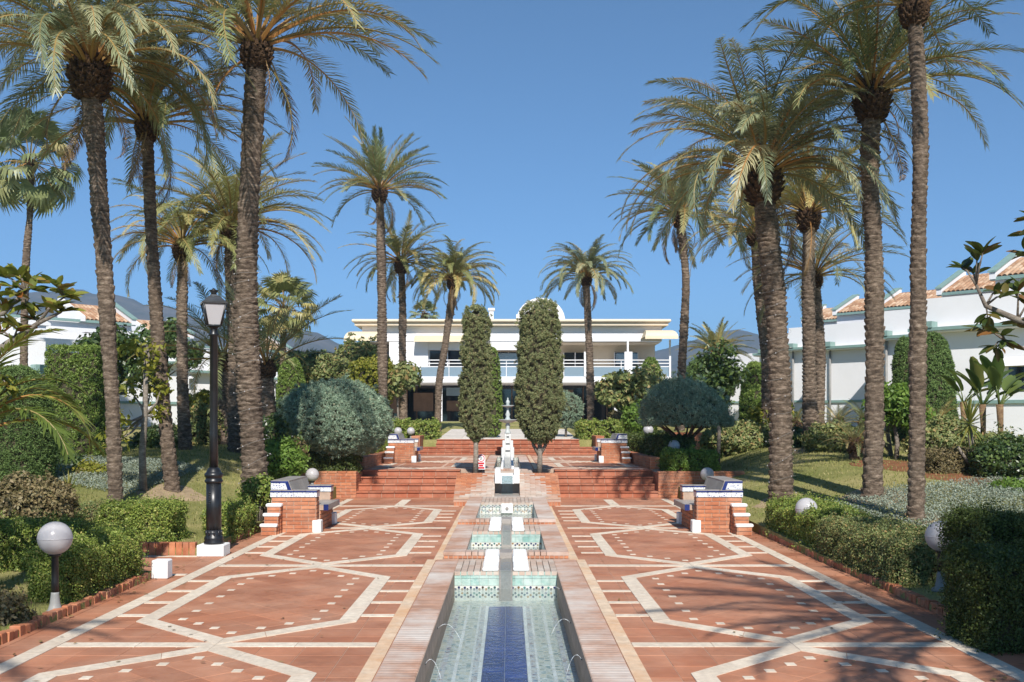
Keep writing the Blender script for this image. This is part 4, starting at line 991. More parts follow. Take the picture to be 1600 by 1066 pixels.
PALMS = [
    # label, Y, pixel path, radii px, frond length, count, style, material, boss, e_hi, e_lo
    dict(label='tall palm on the left lawn with a dark upper trunk and full hanging crown', Y=16.5, pix=[(182, 802), (174, 600), (160, 380), (148, 230), (141, 128)], rpx=[14, 13.5, 15, 18, 18], L=2.8, nf=72, style='droop', mat='grey', boss=1.5, e_lo=17, seed=11),
    dict(label='slender palm on the left lawn, between the dark-trunked palm and the lamp post', Y=18.8, pix=[(272, 778), (252, 590), (238, 400), (229, 205)], rpx=[15, 12.5, 12, 10], L=2.55, nf=52, style='medium', mat='green', boss=1.45, e_lo=16, seed=12),
    dict(label='thick tall palm with a crosshatched trunk just right of the lamp post', Y=17.6, pix=[(402, 790), (392, 640), (384, 500), (388, 330), (400, 88)], rpx=[25, 23, 22, 20, 18], L=3.2, nf=50, style='medium', mat='green', boss=1.15, e_lo=18, seed=13),
    dict(label='shorter palm behind the left lawn with a narrow dark trunk top', Y=26.0, pix=[(290, 706), (286, 600), (284, 500), (285, 395)], rpx=[12, 11, 10, 9], L=2.3, nf=46, style='droop', mat='gold', boss=1.4, e_lo=14, seed=14),
    dict(label='palm behind the thick trunk with a wide golden green crown', Y=26.7, pix=[(370, 706), (367, 560), (363, 460), (361, 368)], rpx=[16, 13, 12, 11], L=2.75, nf=66, style='medium', mat='gold', boss=1.3, e_lo=10, seed=15),
    dict(label='slim fan palm at the far left with hanging skirt leaves', Y=35.0, pix=[(36, 640), (40, 430), (47, 330), (47, 262)], rpx=[8, 7, 6, 7], L=1.15, nf=34, fan=True, mat='green', boss=1.2, e_hi=80, e_lo=-70, seed=16, name='fan_palm'),
    dict(label='tall lone palm left of the pavilion with stiff upright fronds', Y=40.0, pix=[(599, 662), (597, 520), (596, 420), (593, 306)], rpx=[9.5, 9, 8.5, 7.5], L=2.75, nf=54, style='stiff', mat='green', boss=1.35, e_lo=0, seed=17, wide=1.35),
    dict(label='palm just right of the tall lone palm, with a mixed green and gold crown', Y=45.0, pix=[(631, 672), (629, 560), (629, 480), (627, 418)], rpx=[7.5, 7, 7, 6.5], L=2.6, nf=50, style='medium', mat='gold', boss=1.4, e_lo=0, seed=18, wide=1.35),
    dict(label='leaning palm with a drooping crown before the pavilion, left of the cypresses', Y=45.0, pix=[(684, 672), (686, 600), (697, 530), (709, 446)], rpx=[6.5, 6.5, 7, 7.5], L=2.45, nf=66, style='droop', mat='gold', boss=1.15, e_lo=14, seed=19, wide=1.35),
    dict(label='bushy fan palm behind the blue shrub on the left', Y=45.0, pix=[(441, 690), (442, 560), (443, 490)], rpx=[7, 6, 6], L=1.0, nf=40, fan=True, mat='gold', boss=1.2, e_hi=85, e_lo=-60, seed=20, name='fan_palm'),
    dict(label='small palm with a shaggy pale trunk and upright fronds beside the blue shrub', Y=24.0, pix=[(420, 690), (418, 640), (416, 582)], rpx=[19, 16, 13], L=2.3, nf=18, style='stiff', mat='green', boss=.9, e_hi=88, e_lo=28, seed=21),
    dict(label='young palm with arching fronds behind the lamp post', Y=29.0, pix=[(352, 690), (351, 620), (350, 570)], rpx=[13, 12, 11], L=2.6, nf=26, style='medium', mat='green', boss=1.0, e_hi=86, e_lo=10, seed=22),
    dict(label='big full palm on the right lawn, nearest the court', Y=19.0, pix=[(1221, 780), (1218, 620), (1211, 480), (1200, 370), (1192, 292)], rpx=[21, 19.5, 21, 20, 17], L=2.95, nf=74, style='droop', mat='grey', boss=1.5, e_lo=19, seed=31),
    dict(label='palm at the crest of the right lawn behind the big full palm', Y=26.0, pix=[(1268, 706), (1264, 600), (1263, 480), (1263, 346)], rpx=[16, 13, 12, 11], L=2.5, nf=58, style='medium', mat='gold', boss=1.4, e_lo=14, seed=32),
    dict(label='palm close behind the crest palm on the right, with a lower sparse crown', Y=29.0, pix=[(1278, 694), (1281, 600), (1280, 520), (1274, 440)], rpx=[11, 10.5, 10, 9], L=2.6, nf=36, style='medium', mat='grey', boss=1.1, e_hi=75, e_lo=8, seed=33),
    dict(label='straight tall palm on the right lawn, third from the right edge', Y=17.9, pix=[(1363, 776), (1367, 560), (1365, 380), (1360, 270), (1364, 165)], rpx=[20, 17, 16, 17, 17], L=2.6, nf=56, style='medium', mat='green', boss=1.35, e_lo=18, seed=34),
    dict(label='slender palm nearest the right edge, its crown cut by the top of the picture', Y=15.3, pix=[(1431, 808), (1434, 600), (1436, 400), (1439, 200), (1430, 20)], rpx=[16, 15, 14.5, 14, 13], L=2.7, nf=40, style='medium', mat='green', boss=1.4, e_lo=20, seed=35),
    dict(label='palm right of the pavilion with a dark curved trunk', Y=36.0, pix=[(1062, 668), (1066, 560), (1072, 440), (1063, 345)], rpx=[8, 8, 7.5, 8], L=2.75, nf=56, style='medium', mat='green', boss=1.2, e_lo=4, seed=36, wide=1.4),
    dict(label='palm before the right half of the pavilion with a round drooping crown', Y=45.0, pix=[(923, 672), (922, 580), (919, 510), (916, 440)], rpx=[7.5, 7, 7, 6], L=2.45, nf=66, style='droop', mat='grey', boss=1.2, e_lo=16, seed=37, wide=1.35),
    dict(label='far small palm with upright fronds under the right mountain peak', Y=50.0, pix=[(1122, 668), (1121, 610), (1120, 560)], rpx=[9, 8, 8], L=1.9, nf=40, style='stiff', mat='gold', boss=1.0, e_lo=10, seed=38, wide=1.6),
    dict(label='palm half hidden behind the crown of the big full palm on the right', Y=31.0, pix=[(1199, 692), (1196, 560), (1184, 440), (1180, 372)], rpx=[10, 10, 9, 9], L=2.4, nf=54, style='medium', mat='gold', boss=1.3, e_lo=10, seed=39),
    dict(label='top of a fan palm showing over the pavilion roof', Y=82.0, pix=[(662, 650), (662, 560), (663, 497)], rpx=[5, 5, 5], L=.75, nf=30, fan=True, mat='green', boss=1.0, e_hi=85, e_lo=-30, seed=40, name='fan_palm'),
]
for d in PALMS: palm(**d)
# palms of the same rows that stand beside the photographer, out of the picture; their crowns shade the near paving
for (x, y, h, sd, st) in ((4.6, 2.0, 5.4, 51, 'medium'), (5.6, -6.6, 7.8, 52, 'medium'), (-4.9, -0.6, 7.0, 53, 'medium'), (7.0, 2.2, 7.0, 54, 'droop')):
    r = random.Random(sd); e = empty('date_palm', (x, y, .05), 0, {51: 'palm beside the camera on the right whose crown shades the near paving', 52: 'palm behind the camera on the right', 53: 'palm beside the camera on the left', 54: 'palm just out of the frame on the right bed'}[sd], 'palm tree', 'palm trees in the garden')
    link('trunk', trunk_mesh([(0, 0, -.1), (.1, 0, h * .5), (0, 0, h)], [.2, .18, .17], sd), e); c = link('crown', boss_mesh(.27, .6, sd), e, (0, 0, h)); fs = frond_set(st, 'green')
    for i in range(54):
        u = (i + .5) / 54; a = i * 2.4 + r.uniform(-.2, .2); el_ = 85 - 115 * u ** .85; k = min(range(len(ELEVS)), key=lambda q: abs(ELEVS[q] - el_))
        link('frond', r.choice(fs[k]), c, (.1 * math.cos(a), .1 * math.sin(a), .3 - .3 * u), (r.uniform(-.3, .3), R(ELEVS[k] - el_), a), (.92,) * 3)
# fairy-light cable wound round two trunks
WIRE = mat_plain('pale_cable', (.26, .25, .23), .5, .1)
for lab, Y, pix, rpx in (('pale string-light cable wound round the thick trunk by the lamp post', 17.6, [(402, 770), (392, 640), (384, 500), (386, 400)], [25, 23, 22, 21]), ('pale string-light cable wound round the big full palm on the right', 19.0, [(1221, 770), (1218, 620), (1211, 480), (1203, 390)], [21, 19.5, 21, 20.5])):
    pts = []; n = 420; m = len(pix) - 1; bulbs = MB()
    for i in range(n):
        t = i / (n - 1) * m; k = min(m - 1, int(t)); u = t - k; px = pix[k][0] + (pix[k + 1][0] - pix[k][0]) * u; py = pix[k][1] + (pix[k + 1][1] - pix[k][1]) * u
        rr = (rpx[k] + (rpx[k + 1] - rpx[k]) * u) * Y / F * 1.07 + .004; a = i * .21 + .9 * math.sin(i * .05)
        p = Vector((PX(px, Y) + rr * math.cos(a), Y + rr * math.sin(a), PZ(py, Y) + .05 * math.sin(i * .13) + .03 * math.sin(i * .37))); pts.append(p)
        if i % 7 == 0: bulbs.lathe([(.003, -.012), (.009, -.004), (.009, .006), (.002, .012)], p, 6)
    o0 = pts[0].copy(); e = empty('string_light', o0, 0, lab, 'string light')
    b = MB(); b.tube([p - o0 for p in pts], .0022, 4); b.build('cable', WIRE, e)
    bulbs.v = [(v[0] - o0.x, v[1] - o0.y, v[2] - o0.z) for v in bulbs.v]; q = bulbs.build('bulbs', OPAL, e); q['kind'] = 'stuff'
# ================================================================== SHRUBS, HEDGES, TREES
LEAF = {
 'hedge': mat_leaf('hedge_leaf', [(0, (0.103, 0.150, 0.032)), (0.5, (0.196, 0.265, 0.050)), (0.85, (0.321, 0.379, 0.081)), (1, (0.459, 0.390, 0.138))], 0.25),
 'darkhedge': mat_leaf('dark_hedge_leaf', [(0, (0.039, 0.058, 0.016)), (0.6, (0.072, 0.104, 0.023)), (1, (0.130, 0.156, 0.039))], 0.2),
 'olive': mat_leaf('cypress_leaf', [(0, (0.144, 0.169, 0.077)), (0.5, (0.206, 0.227, 0.107)), (0.85, (0.275, 0.288, 0.144)), (1, (0.325, 0.237, 0.125))], 0.15, 0.7, 0.15),
 'blue': mat_leaf('blue_juniper_leaf', [(0, (0.182, 0.263, 0.182)), (0.5, (0.270, 0.365, 0.263)), (0.9, (0.365, 0.459, 0.338)), (1, (0.365, 0.297, 0.189))], 0.12, 0.7, 0.15, tcol=(.15, .2, .12)),
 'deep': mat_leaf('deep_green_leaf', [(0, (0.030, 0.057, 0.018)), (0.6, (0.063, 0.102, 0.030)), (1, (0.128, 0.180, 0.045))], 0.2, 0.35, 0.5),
 'box': mat_leaf('clipped_green_leaf', [(0, (0.103, 0.159, 0.034)), (0.6, (0.172, 0.250, 0.052)), (1, (0.259, 0.328, 0.078))], 0.2),
 'yellow': mat_leaf('yellow_green_leaf', [(0, (0.15, 0.17, 0.02)), (0.6, (0.25, 0.25, 0.035)), (1, (0.34, 0.29, 0.05))], 0.35),
 'bright': mat_leaf('bright_green_leaf', [(0, (0.084, 0.156, 0.024)), (0.6, (0.144, 0.240, 0.042)), (1, (0.216, 0.312, 0.060))], 0.35),
 'silver': mat_leaf('silver_leaf', [(0, (0.17, 0.21, 0.16)), (0.6, (0.25, 0.29, 0.235)), (1, (0.31, 0.33, 0.27))], 0.1, 0.7),
 'brown': mat_leaf('brownish_leaf', [(0, (0.119, 0.084, 0.042)), (0.5, (0.182, 0.154, 0.070)), (1, (0.280, 0.210, 0.112))], 0.15),
 'mixed': mat_leaf('mixed_leaf', [(0, (0.108, 0.154, 0.054)), (0.4, (0.198, 0.234, 0.082)), (0.8, (0.306, 0.306, 0.126)), (1, (0.396, 0.252, 0.108))], 0.25),
 'pine': mat_leaf('dark_conifer_leaf', [(0, (0.064, 0.104, 0.036)), (0.6, (0.118, 0.180, 0.058)), (1, (0.180, 0.260, 0.082))], 0.12, 0.7, 0.15),
}
TWIG = mat_plain('twig_mass', (0.055, 0.048, 0.026), 0.95, 0.4, 12)
def leaf_quads(P, Nn, ln, wd, r, spray=0.6, outward=0.0):
    """diamond leaves at P; spray = random tilt of the leaf plane, outward = how far the leaf axis follows the normal"""
    n = len(P); Nn = Nn + spray * r.normal(size=(n, 3)); Nn /= np.linalg.norm(Nn, axis=1)[:, None] + 1e-9
    T = r.normal(size=(n, 3)); T -= (T * Nn).sum(1)[:, None] * Nn; T /= np.linalg.norm(T, axis=1)[:, None] + 1e-9
    if outward > 0:
        T = T * (1 - outward) + Nn * outward + np.array([0, 0, .15]); T /= np.linalg.norm(T, axis=1)[:, None]
    B = np.cross(Nn + .01, T); B /= np.linalg.norm(B, axis=1)[:, None] + 1e-9
    l = ln * (0.6 + 0.8 * r.random(n))[:, None]; w = wd * (0.6 + 0.8 * r.random(n))[:, None]
    V = np.empty((n, 4, 3)); V[:, 0] = P - T * l * .5; V[:, 1] = P + B * w * .5 - T * l * .05; V[:, 2] = P + T * l * .5; V[:, 3] = P - B * w * .5 - T * l * .05
    return V.reshape(-1, 3), np.arange(4 * n).reshape(n, 4)
def lump(P, ph, f):
    return (np.sin(P[:, 0] * f + ph[0]) * np.sin(P[:, 1] * f * 1.1 + ph[1]) + np.sin(P[:, 2] * f * 1.2 + ph[2] + P[:, 0] * f * .5) + .6 * np.sin(P @ np.array([1.7, 1.3, 2.1]) * f + ph[3])) / 2.6
def surf(kind, n, dim, r):
    if kind == 'box':
        hx, hy, h = dim; A = np.array([4 * hx * hy, 2 * hx * h, 2 * hx * h, 2 * hy * h, 2 * hy * h]); f = r.choice(5, n, p=A / A.sum()); u = r.uniform(-1, 1, n); v = r.random(n)
        P = np.zeros((n, 3)); Nn = np.zeros((n, 3))
        for k in range(5):
            m = f == k
            if k == 0: P[m] = np.stack([u[m] * hx, (v[m] * 2 - 1) * hy, np.full(m.sum(), h)], 1); Nn[m] = (0, 0, 1)
            elif k < 3: s = -1 if k == 1 else 1; P[m] = np.stack([u[m] * hx, np.full(m.sum(), s * hy), v[m] * h], 1); Nn[m] = (0, s, 0)
            else: s = -1 if k == 3 else 1; P[m] = np.stack([np.full(m.sum(), s * hx), u[m] * hy, v[m] * h], 1); Nn[m] = (s, 0, 0)
        return P, Nn
    if kind == 'ell':                                     # centre at origin
        rx, ry, rz = dim; D = r.normal(size=(n, 3)); D /= np.linalg.norm(D, axis=1)[:, None]; P = D * np.array([rx, ry, rz]); Nn = D / np.array([rx, ry, rz]); Nn /= np.linalg.norm(Nn, axis=1)[:, None]; return P, Nn
    if kind == 'dome':                                    # flat-bottomed
        rx, ry, rz = dim; D = r.normal(size=(n, 3)); D[:, 2] = np.abs(D[:, 2]); D /= np.linalg.norm(D, axis=1)[:, None]; P = D * np.array([rx, ry, rz]); return P, D
    if kind == 'col':                                     # (r_bottom, r_mid, r_top, h, power)
        rb, rm, rt, h, pw = dim; t = r.random(n); a = r.random(n) * 6.2832
        rad = np.where(t < .3, rb + (rm - rb) * np.sin(np.clip(t / .3, 0, 1) * 1.571), rm + (rt - rm) * ((t - .3) / .7)); rad = rad * np.clip(1 - t ** pw, 0, 1) ** .5 * np.clip(t / .04, .3, 1) ** .5
        P = np.stack([rad * np.cos(a), rad * np.sin(a), t * h], 1); Nn = np.stack([np.cos(a), np.sin(a), np.where(t > .9, (t - .9) * 12, 0.05)], 1); Nn /= np.linalg.norm(Nn, axis=1)[:, None]; return P, Nn
def core(kind, dim, k):
    b = MB()
    if kind == 'box': hx, hy, h = dim; b.box(-hx * k, hx * k, -hy * k, hy * k, 0, h * k)
    elif kind in ('ell', 'dome'):
        rx, ry, rz = [q * k for q in dim]; pr = [(math.cos(-1.57 + 3.14 * i / 12) + .001, math.sin(-1.57 + 3.14 * i / 12)) for i in range(13)] if kind == 'ell' else [(math.cos(1.57 * i / 8) + .001, math.sin(1.57 * i / 8)) for i in range(9)]
        b.lathe(pr, n=18); b.v = [(v[0] * rx, v[1] * ry, v[2] * rz) for v in b.v]
    else:
        rb, rm, rt, h, pw = dim; pr = []
        for i in range(20):
            t = i / 19; rad = rb + (rm - rb) * math.sin(min(1, t / .3) * 1.571) if t < .3 else rm + (rt - rm) * (t - .3) / .7
            pr.append((max(.002, rad * max(0, 1 - t ** pw) ** .5 * k), h * (.02 + .95 * t)))
        b.lathe(pr, n=16)
    return b
def foliage_obj(name, e, kind, dim, mat, n_clump, per, r_clump, ln, wd, seed, off=(0, 0, 0), outward=0.0, spray=.7, lump_amp=.06, lump_f=5.0, core_k=.88, gap=.62):
    r = np.random.default_rng(seed); ph = r.random(4) * 6.28; C, Nn = surf(kind, n_clump, dim, r); ph2 = r.random(4) * 6.28
    keep = (lump(C, ph2, lump_f * 1.9) > -gap) | (r.random(len(C)) < .25); C = C[keep]; Nn = Nn[keep]; n_clump = len(C)
    shoot = (r.random(n_clump) < .035)[:, None] * Nn * (r.random(n_clump)[:, None] * lump_amp * 2.2) + (r.random(n_clump) < .02)[:, None] * np.array([0, 0, 1.0]) * (r.random(n_clump)[:, None] * lump_amp * 2.0)
    C = C + shoot + Nn * (lump(C, ph, lump_f) * lump_amp + r.normal(size=n_clump) * lump_amp * .35)[:, None]
    C = np.repeat(C, per, 0); NC = np.repeat(Nn, per, 0); D = r.normal(size=C.shape); D /= np.linalg.norm(D, axis=1)[:, None]; D = D + NC * .6; D /= np.linalg.norm(D, axis=1)[:, None]
    P = C + D * (r_clump * r.random(len(C)) ** .5)[:, None] + np.array(off)
    V, Fq = leaf_quads(P, D * .7 + NC * .5, ln, wd, r, spray, outward)
    o = link(name, np_mesh(name, V, Fq, mat), e)
    if core_k: c = core(kind, dim, core_k); c.v = [(v[0] + off[0], v[1] + off[1], v[2] + off[2]) for v in c.v]; c.build('inner_twigs', TWIG, e)
    return o
def shrub(name, label, cat, x, y, z, kind, dim, mat, n_clump, per, rc, ln, wd, seed, group=None, **kw):
    e = empty(name, (x, y, z), 0, label, cat, group); foliage_obj('foliage', e, kind, dim, LEAF[mat], n_clump, per, rc, ln, wd, seed, **kw); return e
# ---- clipped cypress columns of the terrace
def cypress(label, X, Y, z, z0, z1, w_, seed, bend=0.0, fork=False):
    e = empty('clipped_cypress', (X, Y, z), 0, label, 'cypress'); h = z1 - z0
    dim = (w_ * .22, w_ * .5, w_ * .37, h, 40)
    foliage_obj('foliage', e, 'col', dim, LEAF['olive'], int(2100 * h * w_ / 3), 26, .055, .045, .018, seed, off=(0, 0, z0 - z), outward=.45, lump_amp=.062, lump_f=6.5, core_k=.86)
    b = MB(); b.tube([(0, 0, -.05), (.01, 0, (z0 - z) * .5), (0.0, 0, z0 - z + .4)], [.075, .06, .05], 10)
    if fork:
        for a in (-1, 1): b.tube([(0, 0, (z0 - z) * .55), (a * .14, .03, (z0 - z) * .9), (a * .22, 0, z0 - z + .3)], [.05, .04, .03], 8)
    b.build('trunk', BARK, e); return e
cypress('clipped columnar cypress on the left of the upper pool, before the pavilion', PX(743, 24.3), 24.3, ZT, PZ(690, 24.3), PZ(477, 24.3), .70, 61)
cypress('broader clipped columnar cypress on the right of the upper pool, with a forked trunk', PX(843, 24.3), 24.3, ZT, PZ(692, 24.3), PZ(471, 24.3), 1.10, 62, fork=True)
e = shrub('clipped_cypress', 'smooth green column cypress just behind the left clipped cypress', 'cypress', PX(768, 40.5), 40.5, 1.2, 'col', (.30, .40, .30, 3.5, 9), 'box', 1200, 16, .05, .06, .03, 63, outward=.4, lump_amp=.02)
e = shrub('blue_shrub', 'blue green rounded shrub behind the right clipped cypress', 'shrub', PX(884, 41), 41, PZ(640, 41), 'ell', (.62, .6, .68), 'blue', 900, 14, .07, .07, .02, 64, outward=.5)
b = MB(); b.tube([(0, 0, -1.2), (.02, 0, 0)], [.05, .04], 8); b.build('stem', BARK, e)
# ---- big rounded blue juniper on the left planter
jx, jy = PX(524, 24.4), 24.4
e = empty('blue_juniper', (jx, jy, .6), 0, 'large dome shaped blue green juniper over the left planter', 'shrub')
foliage_obj('foliage', e, 'ell', (1.28, 1.2, .86), LEAF['blue'], 5200, 20, .07, .075, .016, 65, off=(0, 0, PZ(655, jy) - .6), outward=.55, lump_amp=.09, lump_f=3.5, core_k=.88)
b = MB()
for k in range(7): a = k * .9; b.tube([(.05 * math.cos(a), .05 * math.sin(a), -.15), (.3 * math.cos(a), .3 * math.sin(a), .3), (.8 * math.cos(a), .8 * math.sin(a), .75)], [.05, .04, .02], 7)
b.build('branches', BARK, e)
# ---- mushroom juniper on the right
jx, jy = PX(1070, 26), 26
e = empty('blue_juniper', (jx, jy, .7), 0, 'mushroom shaped blue green juniper with bare branches on the right bed', 'shrub')
foliage_obj('foliage', e, 'dome', (1.08, 1.05, 1.12), LEAF['blue'], 3600, 20, .07, .075, .016, 66, off=(0, 0, PZ(664, jy) - .7), outward=.55, lump_amp=.12, lump_f=3.2, core_k=.84)
b = MB(); b.tube([(0, 0, -.2), (.02, 0, .35), (0, 0, .6)], [.09, .08, .07], 10)
for k in range(14): a = k * 2.4; q = .55 + .4 * ((k * 7) % 5) / 5; b.tube([(0, 0, .45), (.4 * q * math.cos(a), .4 * q * math.sin(a), .72), (q * math.cos(a), q * math.sin(a), 1.05)], [.04, .03, .015], 6)
b.build('branches', mat_trunk('red_bark', (.10, .05, .035), (.2, .11, .08), (.3, .19, .14)), e)
# ---- hedges: label, x0,x1,y0,y1, z0, height, material, seed
HED = [
 ('near left hedge row with sunlit top, behind the brick edging', -4.46, -4.07, 9.6, 11.3, .0, .50, 'hedge', 71),
 ('long low hedge behind the near left globe lamp', -8.6, -4.75, 11.35, 11.95, .05, .52, 'hedge', 72),
 ('square clipped hedge block before the left lawn', -5.45, -4.55, 13.75, 14.45, .1, .50, 'hedge', 73),
 ('low hedge right of the lamp post, along the brick edging', -4.32, -3.98, 14.75, 16.0, .03, .42, 'hedge', 74),
 ('low hedge strip at the back of the near left beds', -8.6, -5.2, 14.2, 14.7, .12, .40, 'mixed', 75),
 ('long hedge beside the right border band, far half nearest the bench', 4.07, 4.75, 13.3, 15.9, .0, .50, 'hedge', 76),
 ('long hedge beside the right border band, near half with dry patches', 4.07, 4.85, 10.6, 13.25, .0, .48, 'mixed', 77),
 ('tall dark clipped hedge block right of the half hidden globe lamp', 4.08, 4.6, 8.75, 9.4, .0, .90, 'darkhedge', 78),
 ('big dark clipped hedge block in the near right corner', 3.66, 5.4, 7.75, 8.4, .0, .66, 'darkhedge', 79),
 ('bright green hedge under the right mushroom-shaped shrub', 3.8, 4.9, 23.9, 24.9, .5, .52, 'bright', 80),
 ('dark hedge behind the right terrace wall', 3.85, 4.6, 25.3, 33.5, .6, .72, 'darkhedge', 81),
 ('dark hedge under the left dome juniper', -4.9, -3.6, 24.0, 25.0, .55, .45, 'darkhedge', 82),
 ('hedge behind the left terrace bench', -4.9, -3.85, 27.0, 34.0, .6, .55, 'hedge', 83),
 ('flowering green hedge left of the far steps', -5.2, -2.75, 38.6, 40.5, 1.1, .62, 'hedge', 84),
 ('green hedge right of the far steps', 2.75, 5.6, 38.6, 40.5, 1.1, .62, 'hedge', 85),
 ('dark clipped hedge strip on the far right bed', 8.2, 10.6, 19.6, 20.4, .75, .42, 'brown', 86),
]
for lab, x0, x1, y0, y1, z, h, mt, sd in HED:
    hx, hy = (x1 - x0) / 2, (y1 - y0) / 2; area = 4 * hx * hy + 4 * (hx + hy) * h; d = (y0 + y1) / 2
    ls = max(.017, .0015 * d + .002); per = 12; nc = int(min(9500, area * 2.6 / (ls * ls * .33 * per)))
    shrub('hedge', lab, 'hedge', (x0 + x1) / 2, (y0 + y1) / 2, z, 'box', (hx, hy, h), mt, nc, per, .05 + ls * .6, ls * 1.25, ls * .8, sd, 'clipped hedges', lump_amp=.06, lump_f=6, core_k=.9)
# ---- rounded shrubs: name,label, px,py centre, Y, rx, rz, mat
SHR = [
 ('bush', 'small clipped ball bush at the foot of the thick palm, left of the bench', 405, 768, 16.6, .23, .19, 'hedge', 'ell'),
 ('bush', 'brownish rounded bush at the left edge behind the low hedge', 40, 800, 13.2, .55, .38, 'brown', 'ell'),
 ('bush', 'dark glossy bush in the left bed below the box hedge', 80, 735, 21, .65, .38, 'deep', 'ell'),
 ('bush', 'yellow green bush left of the dark-trunked palm', 138, 760, 19.5, .5, .38, 'yellow', 'ell'),
 ('bush', 'light green bush at the far left, beside the dark cone', 12, 745, 18, .55, .4, 'bright', 'ell'),
 ('bush', 'dark bush behind the small citrus tree on the left', 247, 700, 27, .6, .5, 'deep', 'ell'),
 ('bush', 'leafy bush between the palms left of the lamp post', 318, 672, 29, .6, .6, 'mixed', 'ell'),
 ('bush', 'yellow tipped bush behind the slender palm trunk', 325, 645, 31, .6, .6, 'yellow', 'ell'),
 ('bush', 'fresh green bush left of the dome juniper', 440, 722, 21, .42, .38, 'bright', 'ell'),
 ('bush', 'dark leafy bush beneath the left edge of the dome juniper', 425, 690, 22.5, .35, .5, 'deep', 'ell'),
 ('bush', 'bushy tree mass between the left houses and the pavilion', 505, 583, 48, 1.6, .75, 'mixed', 'ell'),
 ('bush', 'yellow green shrub above the dome juniper', 585, 595, 44, 1.0, .9, 'yellow', 'ell'),
 ('bush', 'olive shrub beside the tall lone palm trunk', 560, 575, 50, 1.3, 1.1, 'mixed', 'ell'),
 ('bush', 'bright green cone bush right of the far steps', 992, 655, 36, .38, .40, 'bright', 'ell'),
 ('bush', 'reddish bush before the right pavilion columns', 966, 660, 44, .35, .35, 'brown', 'ell'),
 ('bush', 'mixed green bush on the lawn crest behind the mushroom-shaped shrub', 1165, 690, 30, 1.2, .45, 'mixed', 'ell'),
 ('bush', 'round leafy bush between the right palm trunks', 1305, 690, 25, .7, .35, 'mixed', 'ell'),
 ('bush', 'dark bush at the foot of the crest palm on the right', 1245, 695, 27, .5, .35, 'deep', 'ell'),
 ('bush', 'leafy bush right of the red soil patch', 1475, 690, 22, .65, .4, 'mixed', 'ell'),
 ('bush', 'large dark bush at the right edge', 1590, 730, 19, .75, .5, 'deep', 'ell'),
 ('bush', 'purple tinged bush beneath the banana-like plants', 1560, 715, 21.5, .8, .42, 'mixed', 'ell'),
 ('bush', 'yellow flowered low bush at the right edge', 1590, 775, 17.5, .45, .2, 'bright', 'ell'),
 ('bush', 'low green bush before the box hedge column on the left', 55, 715, 22, .6, .4, 'deep', 'ell'),
 ('bush', 'straggly bush in the near left corner', -4, 975, 8.7, .2, .22, 'brown', 'ell'),
 ('bush', 'far dark tree mass right of the pavilion', 1098, 610, 49, 1.3, 1.0, 'deep', 'ell'),
 ('bush', 'olive green shrub at the right corner of the pavilion', 1005, 625, 45, 1.1, 1.1, 'mixed', 'ell'),
 ('bush', 'orange berried bush left of the dome juniper stem', 453, 705, 22.8, .3, .25, 'brown', 'ell'),
]
for nm, lab, px, py, Y, rx, rz, mt, kd in SHR:
    ls = max(.03, .0022 * Y + .006); sd = int(px * 7 + py); area = 4 * math.pi * rx * (rx + rz) / 2; per = 10
    x = PX(px, Y); zc = PZ(py, Y); zg = min(ground_h(x, Y) if abs(x) > 3.95 else zc - rz, zc - rz * .6)
    nc = int(min(2600, max(120, area * 2.4 / (ls * ls * .4 * per))))
    e = empty(nm, (x, Y, zg), 0, lab, 'bush', 'garden bushes')
    foliage_obj('foliage', e, kd, (rx, rx * .9, rz), LEAF[mt], nc, per, .06 + ls, ls * 1.5, ls * .8, sd, off=(0, 0, zc - zg), lump_amp=.22 * rz, lump_f=4.5 / max(.4, rx), core_k=.72)
    r_ = random.Random(sd); b = MB()
    for k in range(6): a = k * 1.05; q = rx * r_.uniform(.3, .7); b.tube([(.04 * math.cos(a), .04 * math.sin(a), -.06), (q * .5 * math.cos(a), q * .5 * math.sin(a), (zc - zg) * .6), (q * math.cos(a), q * math.sin(a), zc - zg)], [.025, .018, .01], 5)
    b.build('stems', BARK, e)
# ---- clipped columns and box hedges farther back
COLS = [
 ('dark cone shaped cypress at the left edge behind the palm frond', 25, 735, 575, 18, 1.25, 'pine', 'col'),
 ('smooth tall clipped green hedge column on the left, behind the palm frond', 128, 735, 545, 24, 1.15, 'box', 'box'),
 ('broad clipped conifer column behind the slender right palm', 1455, 690, 522, 27, 1.15, 'pine', 'col'),
 ('dark narrow clipped conifer left of the broad one behind the right palms', 1412, 690, 528, 29, .6, 'pine', 'col'),
 ('pale green clipped column left of the big full palm trunk', 1179, 668, 566, 37, 1.0, 'box', 'col'),
 ('clipped green column before the right end of the pavilion', 1017, 632, 560, 50, 1.15, 'box', 'col'),
 ('clipped green column behind the white houses at the left palms', 455, 665, 560, 40, 1.1, 'box', 'col'),
 ('clipped green dome behind the dark mushroom juniper', 1098, 668, 560, 46, 1.7, 'pine', 'col'),
]
for lab, px, pyb, pyt, Y, wd, mt, kd in COLS:
    x = PX(px, Y); zb_, zt_ = min(ground_h(x, Y), PZ(pyb, Y)), PZ(pyt, Y); h = zt_ - zb_; ls = max(.03, .0019 * Y); area = 3.14 * wd * h
    dim = (wd * .46, wd * .5, wd * .42, h, 7) if kd == 'col' else (wd / 2, wd / 2, h)
    shrub('clipped_conifer', lab, 'conifer', x, Y, zb_, kd, dim, mt, int(min(6000, area * 2.6 / (ls * ls * .3 * 10))), 10, .06, ls * 1.3, ls * .45, int(px), 'clipped green columns', outward=.45, lump_amp=.025, lump_f=5, core_k=.95, gap=2)
